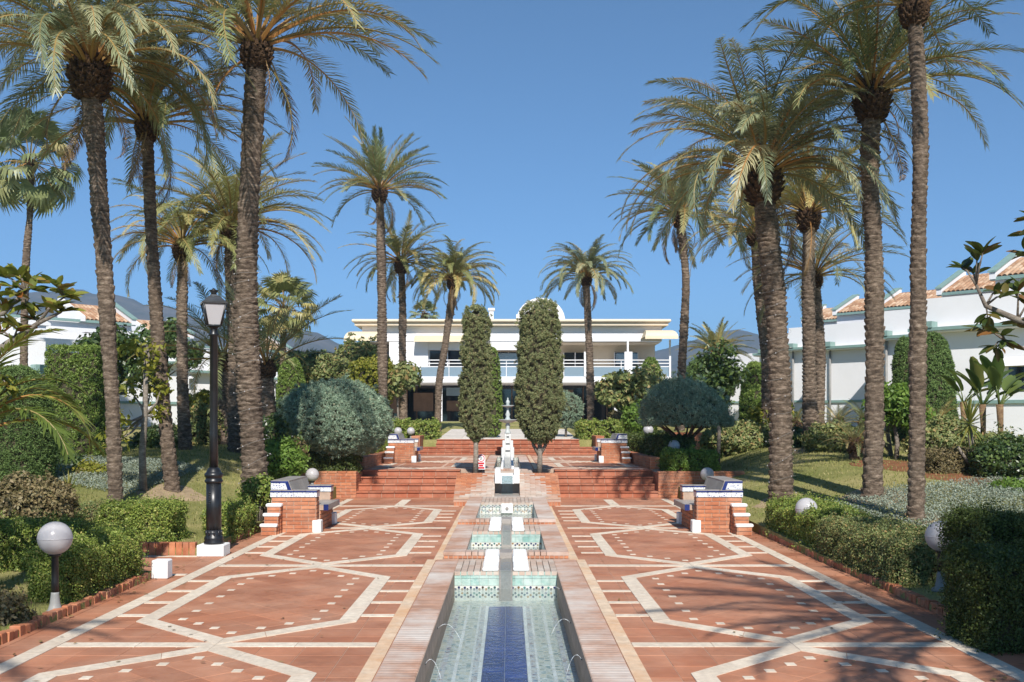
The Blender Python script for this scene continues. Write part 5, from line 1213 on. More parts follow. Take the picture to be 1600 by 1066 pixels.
# ---- silver ground cover
def carpet(name, label, poly_fn, n, h, mat, ln, wd, seed):
    r = np.random.default_rng(seed); P = []
    while len(P) < n:
        x, y = poly_fn(r); P.append((x, y, ground_h(x, y) + h * r.random() ** .7))
    P = np.array(P); Nn = np.tile(np.array([0, 0, 1.0]), (n, 1)); V, Fq = leaf_quads(P, Nn, ln, wd, r, .9)
    tag(link(name, np_mesh(name, V, Fq, LEAF[mat])), label, 'ground cover', kind='stuff')
carpet('ground_cover', 'silvery grey green ground cover sweeping across the right bed', lambda r: (lambda u, v: (5.3 + 7.5 * u ** 1.25 + .35 * math.sin(v * 9), 13.2 + 4.4 * v + 2.4 * u + .35 * math.sin(u * 11) + r.normal() * .12))(r.random(), r.random()), 60000, .09, 'silver', .034, .02, 91)
carpet('ground_cover', 'silvery ground cover in the left bed around the dark-trunked palm', lambda r: (lambda u, v: (-6.5 - 3 * u, 17.5 + 4.5 * v + .8 * u))(r.random(), r.random()), 26000, .09, 'silver', .036, .02, 92)
# bare patches of red soil and straw rings round the trunks
STRAW = mat_plain('dry_straw', (0.34, 0.25, 0.15), 0.95, 0.25, 7, bstr=.8)
def patch(label, x, y, rx, ry, mat, seed, dz=.012):
    r = random.Random(seed); n = 26; b = MB(); vs = [(0, 0, ground_h(x, y) - ground_h(x, y) + dz + .01)]
    for q, k in ((.55, 0), (1.0, 1)):
        for i in range(n):
            a = 2 * math.pi * i / n; w_ = q * (1 + (.16 * math.sin(a * 3 + seed) + r.uniform(-.06, .06)) * k); px, py = rx * w_ * math.cos(a), ry * w_ * math.sin(a)
            vs.append((px, py, ground_h(x + px, y + py) - ground_h(x, y) + dz * (1.2 - k) - .004 * k))
    b.add(vs, [(0, 1 + i, 1 + (i + 1) % n) for i in range(n)] + [(1 + i, 1 + n + i, 1 + n + (i + 1) % n, 1 + (i + 1) % n) for i in range(n)], True)
    o = b.build('bare_soil', mat, None, (x, y, ground_h(x, y))); tag(o, label, kind='structure')
for i, (lab, px, Y, rx, ry, mt) in enumerate((('dry ring at the foot of the big full palm', 1225, 18.9, .6, .8, STRAW), ('dry ring at the foot of the straight tall palm', 1365, 17.8, .75, 1.0, STRAW), ('bare patch at the foot of the slender right palm', 1420, 15.2, .8, 1.1, STRAW), ('red soil patch between the right palms', 1405, 21.2, .75, 1.3, SOIL), ('red soil patch below the spiky yucca', 1530, 19.0, 1.0, 1.2, SOIL), ('dry ring at the foot of the slender left palm', 270, 18.7, .55, .9, STRAW), ('bare patch at the foot of the thick palm', 398, 17.3, .5, 1.0, STRAW), ('dry ring at the crest palm', 1268, 25.9, .9, 1.2, STRAW))):
    patch(lab, PX(px, Y), Y, rx, ry, mt, i + 3)
# ---- broadleaf trees
def tree(name, label, x, y, z, trunk, clusters, mat, per, rc, ln, wd, seed, spray=.8, trunk_r=.06, group='small garden trees', bark=None):
    r = random.Random(seed); q = np.random.default_rng(seed); e = empty(name, (x, y, z), 0, label, 'tree', group)
    b = MB(); tp = [Vector(p) for p in trunk]; b.tube(tp, [trunk_r * (1 - .5 * i / max(1, len(tp) - 1)) for i in range(len(tp))], 9)
    for c in clusters:
        c = Vector(c[:3]); s_ = min(tp[len(tp) // 2:], key=lambda p: (p - c).length + max(0, p.z - c.z)); m = s_.lerp(c, .5) + Vector((r.uniform(-.08, .08), r.uniform(-.08, .08), -.06))
        b.tube([s_, m, c], [trunk_r * .42, trunk_r * .28, .008], 6)
    b.build('trunk', bark or BARK, e)
    Ps = []; Ns = []
    for c in clusters:
        rr = c[3] if len(c) > 3 else rc; n = int(per * (rr / rc) ** 2); D = q.normal(size=(n, 3)); D /= np.linalg.norm(D, axis=1)[:, None]; Ps.append(np.array(c[:3]) + D * (rr * q.random(n) ** .45)[:, None] * np.array([1, 1, .8])); Ns.append(D + np.array([0, 0, .4]))
    V, Fq = leaf_quads(np.concatenate(Ps), np.concatenate(Ns), ln, wd, q, spray); link('crown', np_mesh('crown', V, Fq, LEAF[mat]), e); return e
def blob_clusters(n, c, rx, ry, rz, seed, rr=(.25, .5)):
    r = random.Random(seed); o = []
    for i in range(n):
        while True:
            p = (r.uniform(-1, 1), r.uniform(-1, 1), r.uniform(-1, 1))
            if sum(t * t for t in p) < 1: break
        o.append((c[0] + p[0] * rx, c[1] + p[1] * ry, c[2] + p[2] * rz, r.uniform(*rr)))
    return o
def tz(px, py, Y, z): return PX(px, Y), PZ(py, Y) - z
for lab, px, pyb, Y, pc, rx, rz, mt, n, sd, nm in (
    ('dark leafy tree behind the left palms, before the white houses', 185, 720, 30, 560, 1.25, .95, 'deep', 34, 101, 'leafy_tree'),
    ('dark leafy tree left of the slender palm trunk near the houses', 262, 700, 33, 545, 1.0, .8, 'deep', 24, 102, 'leafy_tree'),
    ('small magnolia tree before the left half of the pavilion', 622, 672, 41, 592, .75, .5, 'mixed', 20, 103, 'magnolia_tree'),
    ('small magnolia tree with pale trunk before the right half of the pavilion', 976, 672, 41, 608, 1.0, .75, 'mixed', 30, 104, 'magnolia_tree'),
    ('dark thin-trunked tree right of the mushroom-shaped shrub', 1122, 725, 28, 590, .55, .8, 'deep', 13, 105, 'leafy_tree'),
    ('dark tree right of the left houses, behind the fan palm', 470, 660, 48, 572, 1.4, .7, 'deep', 26, 106, 'leafy_tree'),
    ('oleander like tree with many thin stems behind the straight tall palm', 1400, 715, 22.5, 640, .7, .42, 'bright', 22, 107, 'leafy_tree'),
    ('small multi-coloured tree by the white wall at the right lawn crest', 1215, 690, 31, 650, .6, .4, 'yellow', 14, 108, 'leafy_tree')):
    x, z = PX(px, Y), None; x = PX(px, Y); zg = min(ground_h(x, Y), PZ(pyb, Y) + .2); zc = PZ(pc, Y) - zg; ls = max(.06, .0036 * Y)
    tree(nm, lab, x, Y, zg, [(0, 0, -.1), (.03, 0, zc * .35), (-.03, .02, zc * .7), (0, 0, zc)], blob_clusters(n, (0, 0, zc), rx, rx * .8, rz, sd), mt, 150, .4, ls * 1.5, ls * .8, sd)
# small citrus-like tree with orange leaves at the left
x, Y = PX(224, 18.3), 18.3; zg = ground_h(x, Y)
e = tree('magnolia_tree', 'small pale-trunked tree with yellow and orange leaves on the left lawn', x, Y, zg, [(0, 0, -.1), (-.02, 0, .7), (.03, 0, 1.35), (.05, 0, 2.6)],
     [(PX(px, Y) - x, random.Random(px).uniform(-.3, .3), PZ(py, Y) - zg, .26) for px, py in ((205, 610), (235, 570), (228, 610), (240, 640), (200, 655), (215, 545), (246, 600), (190, 690), (170, 680), (222, 590), (236, 545))], 'yellow', 60, .26, .13, .06, 110, trunk_r=.075)
# ---- the two foreground magnolias: every big leaf is a piece of its own
MAGL = mat_leaf('magnolia_leaf', [(0, (0.045, 0.07, 0.018)), (0.45, (0.08, 0.11, 0.028)), (0.7, (0.12, 0.13, 0.035)), (0.85, (0.17, 0.09, 0.03)), (1, (0.22, 0.10, 0.035))], 0.22, 0.25, 0.6)
MAGY = mat_leaf('magnolia_leaf_yellow', [(0, (0.11, 0.14, 0.03)), (0.4, (0.22, 0.24, 0.045)), (0.75, (0.36, 0.33, 0.07)), (0.92, (0.28, 0.14, 0.04)), (1, (0.3, 0.09, 0.03))], 0.35, 0.3, 0.5)
def big_leaf(mat, l=.17, w_=.07):
    b = MB(); n = 6; vs = []
    for i in range(n + 1):
        t = i / n; x = l * t; hw = w_ * .5 * math.sin(math.pi * min(1, t * .93 + .04)) ** .8; z = -.10 * l * t * t; vs += [(x, -hw, z + hw * .35), (x, 0, z), (x, hw, z + hw * .35)]
    fs = []
    for i in range(n): a = i * 3; fs += [(a, a + 3, a + 4, a + 1), (a + 1, a + 4, a + 5, a + 2)]
    b.add(vs, fs, True); return b.mesh('leaf', mat)
def magnolia(label, x, y, z, limbs, tips, mat, seed, nl=9, l=.17):
    r = random.Random(seed); e = empty('magnolia_tree', (x, y, z), 0, label, 'tree', 'foreground magnolias'); b = MB()
    for pts, r0, r1 in limbs: n = len(pts); b.tube([Vector(p) - Vector((x, y, z)) for p in pts], [r0 + (r1 - r0) * i / (n - 1) for i in range(n)], 8)
    lm = [big_leaf(mat, l * s_, .42 * l * s_) for s_ in (.85, 1.0, 1.15)]; ends = []
    for tp in tips:
        t = Vector(tp) - Vector((x, y, z)); src = min((Vector(p) - Vector((x, y, z)) for pts, _, _ in limbs for p in pts[1:]), key=lambda p: (p - t).length)
        b.tube([src, src.lerp(t, .55) + Vector((0, 0, .03)), t], [.014, .009, .005], 5); d = (t - src).normalized(); ends.append((t, d))
    trunk = b.build('trunk', BARK, e)
    for t, d in ends:
        for k in range(nl):
            a = k * 2.4 + r.random(); up = r.uniform(.1, 1.1); v = Vector((math.cos(a), math.sin(a), up * .8)).normalized() * .8 + d * .5 - Vector((0, 0, r.uniform(0, .5)))
            qt = v.to_track_quat('X', 'Z'); eul = qt.to_euler(); eul.rotate_axis('X', r.uniform(-.7, .7))
            link('leaf', r.choice(lm), e, t - d * r.uniform(0, .07), eul)
    return e
Y = 10.0
def Q(px, py, dy=0.0, Y=Y): return (PX(px, Y + dy), Y + dy, PZ(py, Y + dy))
magnolia('dark leaved magnolia whose branch reaches in at the right edge', 6.3, 9.6, .1,
   [([(6.3, 9.6, 0), (6.25, 9.6, 1.2), (6.1, 9.8, 2.2)], .09, .06), ([(6.1, 9.8, 2.2), Q(1640, 515), Q(1590, 500), Q(1540, 478), Q(1525, 445)], .05, .014), ([(6.1, 9.8, 2.2), Q(1650, 560), Q(1600, 545), Q(1570, 532)], .035, .01), ([(6.1, 9.8, 2.2), Q(1660, 420, .3), Q(1630, 350, .4)], .045, .01), ([(6.1, 9.8, 2.2), (6.5, 9.3, 3.2), (6.4, 9.2, 4.2)], .05, .015)],
   [Q(1500, 415, .1), Q(1527, 398), Q(1537, 392, -.1), Q(1519, 425, .1), Q(1560, 452), Q(1572, 462, -.1), Q(1592, 446), Q(1543, 497), Q(1533, 515, .1), Q(1560, 520, -.1), Q(1575, 540), Q(1590, 505, .1), Q(1551, 545), Q(1612, 470), Q(1600, 398, .2), Q(1612, 340, .2), Q(1620, 500), Q(1604, 366, .1), (6.2, 9.0, 3.4), (6.7, 9.6, 3.6), (6.3, 9.2, 4.3), (6.6, 10.2, 3.0), (5.9, 8.8, 3.0), (6.8, 9.0, 4.0)], MAGL, 121, 7)
magnolia('yellow leaved magnolia whose branches reach in at the left edge', -6.0, 9.4, .1,
   [([(-6.0, 9.4, 0), (-5.95, 9.5, 1.0), (-5.75, 9.7, 1.8)], .09, .07), ([(-5.75, 9.7, 1.8), Q(-20, 560), Q(22, 530), Q(60, 505), Q(95, 488)], .05, .012), ([(-5.75, 9.7, 1.8), Q(-30, 500), Q(5, 490), Q(40, 455)], .045, .012), ([Q(60, 505), Q(80, 478), Q(100, 465)], .02, .008), ([(-5.75, 9.7, 1.8), (-5.9, 9.4, 2.8), (-5.8, 9.3, 3.6)], .05, .015)],
   [Q(112, 462), Q(96, 455, .1), Q(84, 442, -.1), Q(62, 452), Q(48, 440, .15), Q(30, 430), Q(14, 448, -.1), Q(2, 430), Q(72, 480, .1), Q(92, 478, -.1), Q(104, 485), Q(40, 480), Q(22, 462, -.15), Q(52, 498, .1), Q(6, 480), Q(10, 505, .1), Q(30, 512, -.1), Q(12, 605, -.4), Q(2, 590, -.3), Q(-8, 460), Q(-5, 520), (-6.3, 9.3, 3.2), (-6.5, 9.2, 3.7), (-6.2, 9.8, 3.5), (-6.6, 9.6, 2.8)], MAGY, 122, 11, .16)
# big shade tree beside the photographer on the right (out of the picture)
tree('leafy_tree', 'shade tree out of the frame on the right whose crown darkens the near hedge blocks', 5.4, 4.0, .05, [(0, 0, -.1), (.05, 0, 1.2), (0, .1, 2.4), (0, 0, 3.4)], blob_clusters(34, (-.2, .2, 3.0), 1.3, 1.6, 1.0, 130, (.3, .55)), 'deep', 150, .4, .14, .07, 130, trunk_r=.11)
# ---- low palm at the left edge with its near frond arching in
def clump_palm(label, x, y, z, fr, seed, mat='lush', name='clump_palm', L=2.2):
    r = random.Random(seed); e = empty(name, (x, y, z), 0, label, 'palm', 'low palms and cycads'); fs = frond_set('medium', mat); fd = frond_set('droop', mat)
    link('crown', boss_mesh(.12, .3, seed, 50), e, (0, 0, .1))
    for az_, el_, ln, dr in fr:
        k = min(range(len(ELEVS)), key=lambda q: abs(ELEVS[q] - el_)); link('frond', r.choice((fd if dr else fs)[k]), e, (0, 0, .15), (r.uniform(-.3, .3), R(ELEVS[k] - el_), R(az_)), (ln / 3,) * 3)
    return e
e = clump_palm('low lush palm at the left edge with one long frond arching over the lawn', PX(-40, 9.7), 9.7, .06, [], 141)
e.children[0].location = (0, 0, 1.45)
b = MB(); b.tube([(0, 0, -.1), (0, 0, 1.5)], [.13, .11], 10); b.build('trunk', BOOT, e)
for i, (az_, el_, bend, ln) in enumerate(((6, 64, 160, 1.5), (22, 76, 120, 1.3), (-25, 45, 120, 1.4), (70, 60, 110, 1.5), (110, 50, 110, 1.5), (-70, 50, 110, 1.3), (160, 45, 100, 1.5), (-130, 55, 110, 1.5), (35, 32, 90, 1.3), (-10, 88, 90, 1.5), (200, 65, 110, 1.6))):
    link('frond', frond_mesh(el_, bend, 46, ln, .026, 12, .36, .22, 900 + i, FR['lush']), e, (0, 0, 1.55), (0, 0, R(az_)))
def ring(n, e0, e1, L, seed):
    r = random.Random(seed); return [(i * 137.5 + r.uniform(-10, 10), e0 + (e1 - e0) * (i / n) + r.uniform(-5, 5), L * r.uniform(.85, 1.1), False) for i in range(n)]
for lab, px, py, Y, L, sd in (('cycad with stiff dark fronds left of the straight tall palm trunk', 1335, 706, 22.5, .95, 142), ('cycad rosette behind the straight tall palm, against the white wall', 1352, 672, 25.5, .85, 143), ('cycad before the drain pipe wall on the right lawn crest', 1310, 672, 27.5, .8, 144), ('dark cycad left of the crest palm on the right', 1243, 672, 28.5, .75, 145), ('golden low palm before the broad clipped conifer', 1465, 672, 24.5, .9, 146)):
    x = PX(px, Y); zg = PZ(py, Y); e = clump_palm(lab, x, Y, min(zg, ground_h(x, Y) + .5), ring(30, 80, 12, L * .95, sd), sd, 'gold' if sd == 146 else 'green', 'low_palm' if sd == 146 else 'cycad')
    b = MB(); b.tube([(0, 0, -.6), (0, 0, .1)], [.1, .12], 10); b.build('trunk', BOOT, e)
# ---- yucca
def blade_mesh(l, w_, mat, droop=.25):
    b = MB(); n = 5; vs = []
    for i in range(n + 1): t = i / n; hw = w_ * .5 * (1 - t ** 2) * (.6 + .8 * min(1, t * 3)) * .7; vs += [(l * t, -hw, -droop * l * t * t + hw * .4), (l * t, hw, -droop * l * t * t + hw * .4)]
    b.add(vs, [(2 * i, 2 * i + 2, 2 * i + 3, 2 * i + 1) for i in range(n)], True); return b.mesh('leaf', mat)
YUC = mat_leaf('yucca_leaf', [(0, (0.10, 0.13, 0.025)), (0.5, (0.19, 0.20, 0.04)), (1, (0.33, 0.29, 0.09))], .25, .4, .4)
def yucca(label, px, py, Y, pyb, l, n, seed):
    x = PX(px, Y); zg = ground_h(x, Y); zc = PZ(py, Y) - zg; r = random.Random(seed); e = empty('yucca', (x, Y, zg), 0, label, 'yucca', 'yucca plants')
    b = MB(); b.tube([(.12, 0, -.1), (.05, 0, zc * .5), (0, 0, zc)], [.06, .05, .045], 8); b.tube([(.12, 0, .05), (-.15, 0, zc * .45), (-.2, .05, zc * .6)], [.04, .03, .02], 7); b.build('trunk', BARK, e)
    ms = [blade_mesh(l, .045, YUC, d) for d in (.05, .2, .4)]
    for i in range(n):
        u = i / n; a = i * 2.4; el_ = 85 - 125 * u; link('leaf', ms[min(2, int(u * 3))], e, (0, 0, zc + .12 * (1 - u)), (r.uniform(-.4, .4), -R(el_ + r.uniform(-8, 8)), a), (r.uniform(.8, 1.1),) * 3)
yucca('spiky yellow green yucca before the white house wall on the right', 1515, 668, 19.5, 765, .55, 70, 151)
yucca('small spiky yucca left of the banana-like plants', 1385, 660, 23.5, 700, .4, 40, 152)
yucca('dark rosette plant on the left bed before the yellow green bush', 108, 780, 15.5, 800, .32, 44, 153)
# ---- banana-like strelitzias
STR = mat_leaf('strelitzia_leaf', [(0, (0.06, 0.10, 0.025)), (0.5, (0.10, 0.15, 0.035)), (0.85, (0.16, 0.20, 0.06)), (1, (0.25, 0.20, 0.05))], .3, .35, .4)
def paddle(mat):
    b = MB(); n = 8; vs = []; l = .75; st = .45
    pts = []
    for i in range(n + 1):
        t = i / n; x = st + l * t; z = .05 - .25 * t * t; hw = .14 * math.sin(math.pi * min(1, .06 + t * .92)) ** .6 * (1 + .08 * ((i * 5) % 3 - 1)); vs += [(x, -hw, z + .05), (x, 0, z), (x, hw, z + .05)]
    for i in range(n): a = 3 * i; b.add([], []); 
    b.add(vs, [f for i in range(n) for f in ((3 * i, 3 * i + 3, 3 * i + 4, 3 * i + 1), (3 * i + 1, 3 * i + 4, 3 * i + 5, 3 * i + 2))], True)
    b.tube([(0, 0, 0), (st * .6, 0, .04), (st + .1, 0, .04)], [.022, .016, .01], 5); return b.mesh('leaf', mat)
PAD = paddle(STR)
for lab, px, pyb, pyc, Y, sc, sd in (('banana-like plant at the right edge with spread paddle leaves', 1562, 700, 632, 22, 1.0, 161), ('banana-like plant with upright paddle leaves, second from the right edge', 1535, 700, 632, 23, .95, 162), ('dark banana-like plant beside the broad clipped conifer', 1505, 695, 628, 24, .85, 163)):
    x = PX(px, Y); zg = ground_h(x, Y); zc = PZ(pyc, Y) - zg; r = random.Random(sd); e = empty('strelitzia', (x, Y, zg), 0, lab, 'plant', 'banana-like plants')
    b = MB(); b.tube([(0, 0, -.1), (.02, 0, zc * .6), (0, 0, zc)], [.07, .06, .08], 8); b.build('trunk', mat_trunk('stem_%d' % sd, (.12, .07, .04), (.22, .14, .08), (.35, .25, .12)), e)
    for i in range(9):
        a = (i % 2) * 180 + r.uniform(-35, 35) + (20 if sd == 161 else 0); el_ = 30 + 52 * ((i * 5) % 9) / 9; link('leaf', PAD, e, (0, 0, zc - .05), (r.uniform(-.5, .5), -R(el_), R(a)), (sc * r.uniform(.75, 1.05),) * 3)

# ---- dry leaves blown over the paving and beds
DRY = mat_leaf('dry_leaf', [(0, (0.14, 0.075, 0.03)), (0.5, (0.24, 0.14, 0.06)), (1, (0.34, 0.24, 0.10))], .1)
q = np.random.default_rng(5); n = 420; sx = q.choice([-1, 1], n); P = np.stack([sx * (3.95 - 2.9 * q.random(n) ** 3), 6.5 + 16.5 * q.random(n), np.full(n, .016)], 1)
V, Fq = leaf_quads(P, np.tile([0, 0, 1.0], (n, 1)), .055, .03, q, .12); o = link('fallen_leaves', np_mesh('fallen_leaves', V, Fq, DRY)); tag(o, 'scattered dry fallen leaves along the edges of the paving', 'leaf litter', kind='stuff')
# ================================================================== BUILDINGS
GREEN = mat_plain('green_trim', (0.20, 0.30, 0.27), 0.5, 0.1, 4)
GLASS, nt, out = nodes_mat('dark_glass'); bsdf(nt, out, (0.012, 0.015, 0.02), 0.06, 0.6)
CREAM = mat_plain('cream_canvas', (0.72, 0.60, 0.42), 0.8, 0.05, 3)
CREAMW = mat_plain('cream_trim', (0.68, 0.575, 0.44), 0.7, 0.05, 2)
BROWN = mat_plain('brown_panel', (0.16, 0.10, 0.065), 0.6, 0.2, 3)
BLUEG, nt, out = nodes_mat('blue_balcony_glass'); bsdf(nt, out, (0.20, 0.27, 0.33), 0.12, 0.5)
ROOFT = mat_piece('roof_tile', [(0, (0.30, 0.155, 0.085)), (0.35, (0.41, 0.235, 0.14)), (0.7, (0.50, 0.33, 0.215)), (1, (0.57, 0.42, 0.30))], 0.8, 7, (0.35, 0.28, 0.2), 0.35, 2.0)
def roof_tile_mesh():
    b = MB(); n = 6; l, r0, r1 = .42, .082, .070; vs = []
    for x, rr in ((0, r0), (l, r1)):
        for k in range(n + 1): a = math.pi * k / n; vs.append((rr * math.cos(a), x, rr * .75 * math.sin(a)))
    m = n + 1
    fs = [(k, k + 1, m + k + 1, m + k) for k in range(n)]
    for x, rr in ((0, r0 - .014), ):
        for k in range(n + 1): a = math.pi * k / n; vs.append((rr * math.cos(a), x, rr * .75 * math.sin(a)))
    fs += [(k, 2 * m + k, 2 * m + k + 1, k + 1) for k in range(n)]
    b.add(vs, fs, True); return b.mesh('roof_tile', ROOFT)
RT_M = roof_tile_mesh()
def tiled_roof(parent, x0, x1, y0, z0, run, rise, name='roof'):
    """pitched roof rising away (local +y) of single barrel tiles on a deck"""
    b = MB(); b.extr([(y0, z0 - .1), (y0, z0), (y0 + run, z0 + rise), (y0 + run, z0 + rise - .1)], x0, x1); rf = b.build(name, ROOFT, parent)
    sl_ = math.hypot(run, rise); ang = math.atan2(rise, run); nr = max(1, int(sl_ / .36)); nc = int((x1 - x0) / .19)
    for j in range(nr):
        for i in range(nc):
            d = j * .36; link('roof_tile', RT_M, rf, (x0 + .1 + i * .19 + rnd.uniform(-.006, .006), y0 - .03 + d * math.cos(ang), z0 + .005 + d * math.sin(ang)), (ang, 0, rnd.uniform(-.02, .02)))
    return rf
def house(label, X, Y, rz, s, zb, big=1.0, seed=0, roof=True, low=4.4):
    """one unit of the stepped row: local x along the facade, local -y faces the garden; s mirrors"""
    e = empty('town_house', (X, Y, zb), rz, label, 'house', 'white town houses in the stepped rows')
    def bx(a, b_): return sorted((s * a, s * b_))
    W = 9.0; D = 8.0
    b = MB(); b.box(*bx(-2.2, W), 0, D, -1.0, low - .12); b.build('wall', HWHITE, e)
    b = MB(); b.cbox(*bx(-2.35, W + .1), -.42, D * .5, low - .12, low + .04, .02); b.build('eave', HWHITE, e)
    b = MB(); b.box(*bx(-2.36, W + .1), -.50, -.423, low - .06, low + .06); b.build('gutter', GREEN, e)
    b = MB(); b.box(*bx(-2.0, W), -.06, .14, low + .041, low + 1.15); b.box(*bx(-2.0, -1.86), .141, 5, low + .041, low + 1.15); b.build('terrace_parapet', HWHITE, e)
    b = MB(); b.box(*bx(-2.35, W), -.08, .0, 1.35, 1.47); b.build('ledge', GREEN, e)
    b = MB(); b.box(*bx(-1.95, -1.45), -.55, -.08, low + .05, low + .28); b.build('hopper', GREEN, e)
    b = MB(); b.tube([(s * -1.7, -.12, low - .1), (s * -1.7, -.12, -.6)], .055, 10); b.build('drain_pipe', MATS['grey_paint'], e)
    # upper storey, set back, with arched opening and tiled roof
    zu = low + .04; hu = 1.75
    if roof:
        b = MB(); ow_ = 1.4; n = 10
        x_a, x_b = 1.1, 3.1; zs = zu + .75
        b.box(*bx(0, x_a), 1.4, 1.62, zu, zu + hu); b.box(*bx(x_b, W), 1.4, 1.62, zu, zu + hu)
        arc = [(x_a + (x_b - x_a) * k / n, zs + .55 * math.sin(math.pi * k / n)) for k in range(n + 1)]
        for k in range(n):
            (xa, za), (xb, zb_) = arc[k], arc[k + 1]; vs = [(s * xa, 1.4, za), (s * xb, 1.4, zb_), (s * xb, 1.4, zu + hu), (s * xa, 1.4, zu + hu), (s * xa, 1.62, za), (s * xb, 1.62, zb_), (s * xb, 1.62, zu + hu), (s * xa, 1.62, zu + hu)]
            b.add(vs, [(0, 1, 2, 3), (7, 6, 5, 4), (0, 4, 5, 1), (3, 2, 6, 7)])
        b.build('arcade_wall', HWHITE, e)
        b = MB(); b.box(*bx(0.02, W), 3.0, D, zu, zu + hu + .02); b.box(*bx(0.0, .2), 1.621, 2.999, zu, zu + hu); b.build('upper_wall', HWHITE, e)
        b = MB(); b.box(*bx(1.6, 2.7), 2.96, 3.0, zu + .05, zu + 1.25); b.build('window', GLASS, e)
        b = MB(); b.box(*bx(-.1, W), 1.18, 1.28, zu + hu - .04, zu + hu + .08); b.build('gutter', GREEN, e)
        rf = tiled_roof(e, *bx(.12, (3.4 if seed else 4.4) if s > 0 else 2.3), 1.2, zu + hu + .09, 2.3, .95)
        # gable end wall with green edge
        g = MB(); pr = [(1.15, zu + hu), (3.6, zu + hu), (3.6, zu + hu + 1.22), (3.4, zu + hu + 1.22), (1.15, zu + hu + .24)]; g.extr(pr, *bx(-.12, .10)); g.build('gable', HWHITE, e)
        if s < 0: g = MB(); g.extr(pr, *bx(2.32, 2.54)); g.build('gable', HWHITE, e)
        g = MB(); pr = [(1.1, zu + hu + .245), (3.4, zu + hu + 1.225), (3.62, zu + hu + 1.225), (3.62, zu + hu + 1.285), (3.38, zu + hu + 1.285), (1.1, zu + hu + .305)]; g.extr(pr, *bx(-.16, .13)); g.build('gable_trim', GREEN, e)
        b = MB(); b.box(*bx(3.6, 4.6), .6, .62 + .6, zu, zu + 1.0); b.cbox(*bx(3.5, 4.7), .5, 1.32, zu + 1.0, zu + 1.1, .02); b.build('chimney', HWHITE, e)
    b = MB(); b.box(*bx(1.0, 1.9), -.012, .02, 1.75, 2.6); b.build('window', GLASS, e)
    b = MB(); b.extr([(-.5, 2.62), (-.012, 2.95), (-.012, 2.62)], *bx(.8, 2.1)); b.build('window_hood', HWHITE, e)
    return e
TH = math.radians(-47)
RIGHT = [(1530, 36.0, 1.3, 'nearest right town house with tiled roof behind the magnolia branch', 4.05), (1448, 42.5, 1.5, 'second right town house, its roof just right of the slender palm', 4.1), (1350, 48.5, 1.6, 'third right town house, its roof behind the straight tall palm', 4.0), (1286, 53.5, 1.7, 'fourth right town house with roof between two palm trunks', 4.2), (1238, 59.0, 1.8, 'fifth right town house, its roof corner just right of the big palm trunk', 4.2)]
for i, (px, Y, zb, lab, low) in enumerate(RIGHT): house(lab, PX(px, Y), Y, TH, 1, zb - .25, seed=i, low=low)
house('far low white house left of the big right palm trunk', PX(1172, 64), 64, TH, 1, 1.6, seed=9, roof=False, low=3.3)
LEFT = [(-20, 36.0, 1.2, 'nearest left town house behind the yellow magnolia', 2.6, False), (88, 41.0, 1.3, 'second left town house with a chimney tower, seen left of the dark-trunked palm', 2.9, False), (228, 47.5, 1.5, 'third left town house with tiled roof between the left palms', 3.3, True), (318, 53.0, 1.6, 'fourth left town house behind the palm trunks by the lamp post', 3.0, True), (352, 59.0, 1.7, 'fifth left town house behind the lamp post', 2.9, False), (470, 65, 1.8, 'far left town house with a small tiled roof beside the fan palm', 2.9, True)]
for i, (px, Y, zb, lab, low, rf) in enumerate(LEFT):
    e = house(lab, PX(px, Y), Y, -TH, -1, zb - .25, seed=i, low=low, roof=rf)
    if i == 1:
        b = MB(); b.box(-.9, .1, 1.2, 2.0, low + .05, low + 1.75); b.build('chimney_tower', HWHITE, e)
        b = MB(); b.extr([(-1.05, low + 1.75), (.25, low + 1.75), (.25, low + 1.85), (-.4, low + 2.2), (-1.05, low + 1.85)], 1.1, 2.1, 'y'); b.build('chimney_cap', HWHITE, e)
# ---- pavilion
PY = 62.0
def X_(px): return PX(px, PY)
def Z_(py): return PZ(py, PY)
pv = empty('pavilion', (0, PY, 1.8), 0, 'long two storey white pavilion with balcony and cream awnings at the end of the court', 'building')
ox = Vector((0, PY, 1.8))
def pbox(name, mat, px0, px1, py0, py1, y0, y1, parent=None, c=0):
    b = MB(); a = (X_(px0), X_(px1), y0, y1, Z_(py1) - 1.8, Z_(py0) - 1.8)
    b.cbox(*a, c) if c else b.box(*a); return b.build(name, mat, parent or pv)
pbox('roof_slab', CREAMW, 556, 1042, 505.5, 509.8, -.55, 11); pbox('roof_cornice', CREAMW, 552, 1046, 500.5, 505, -.75, 11.2, c=.05)
pbox('upper_wall', HWHITE, 566, 1034, 510, 533.5, -.02, .35)                      # frieze
pbox('back_wall', CREAMW, 567, 1033, 533.6, 600, 2.6, 2.9); pbox('end_wall', HWHITE, 566, 571, 533.6, 600, .36, 2.6); pbox('roof_deck', HWHITE, 567, 1033, 510.2, 520, .36, 10.8); pbox('rear_wall', HWHITE, 568, 1032, 520.2, 668, 9.5, 9.8)
pbox('soffit', CREAMW, 572, 1033, 533.7, 535, .36, 2.6)
pbox('front_wall', HWHITE, 608, 669, 533.7, 592, .02, .3); pbox('front_wall', HWHITE, 669.2, 862, 533.7, 547, .03, .28)
for a, c in ((670, 727), (777, 812), (884, 921), (966, 1004), (573, 606)):
    w_ = pbox('window', GLASS, a, c, 547, 588, 2.3 if a > 860 else (.5 if a == 670 else 1.8), 2.55 if a > 860 else (.55 if a == 670 else 1.85))
    m = (a + c) / 2; y_ = (2.24 if a > 860 else (.44 if a == 670 else 1.74))
    for q in (a, m, c): pbox('frame', HWHITE, q - .8, q + .8, 547, 588, y_, y_ + .055, w_).location = (0, 0, 0)
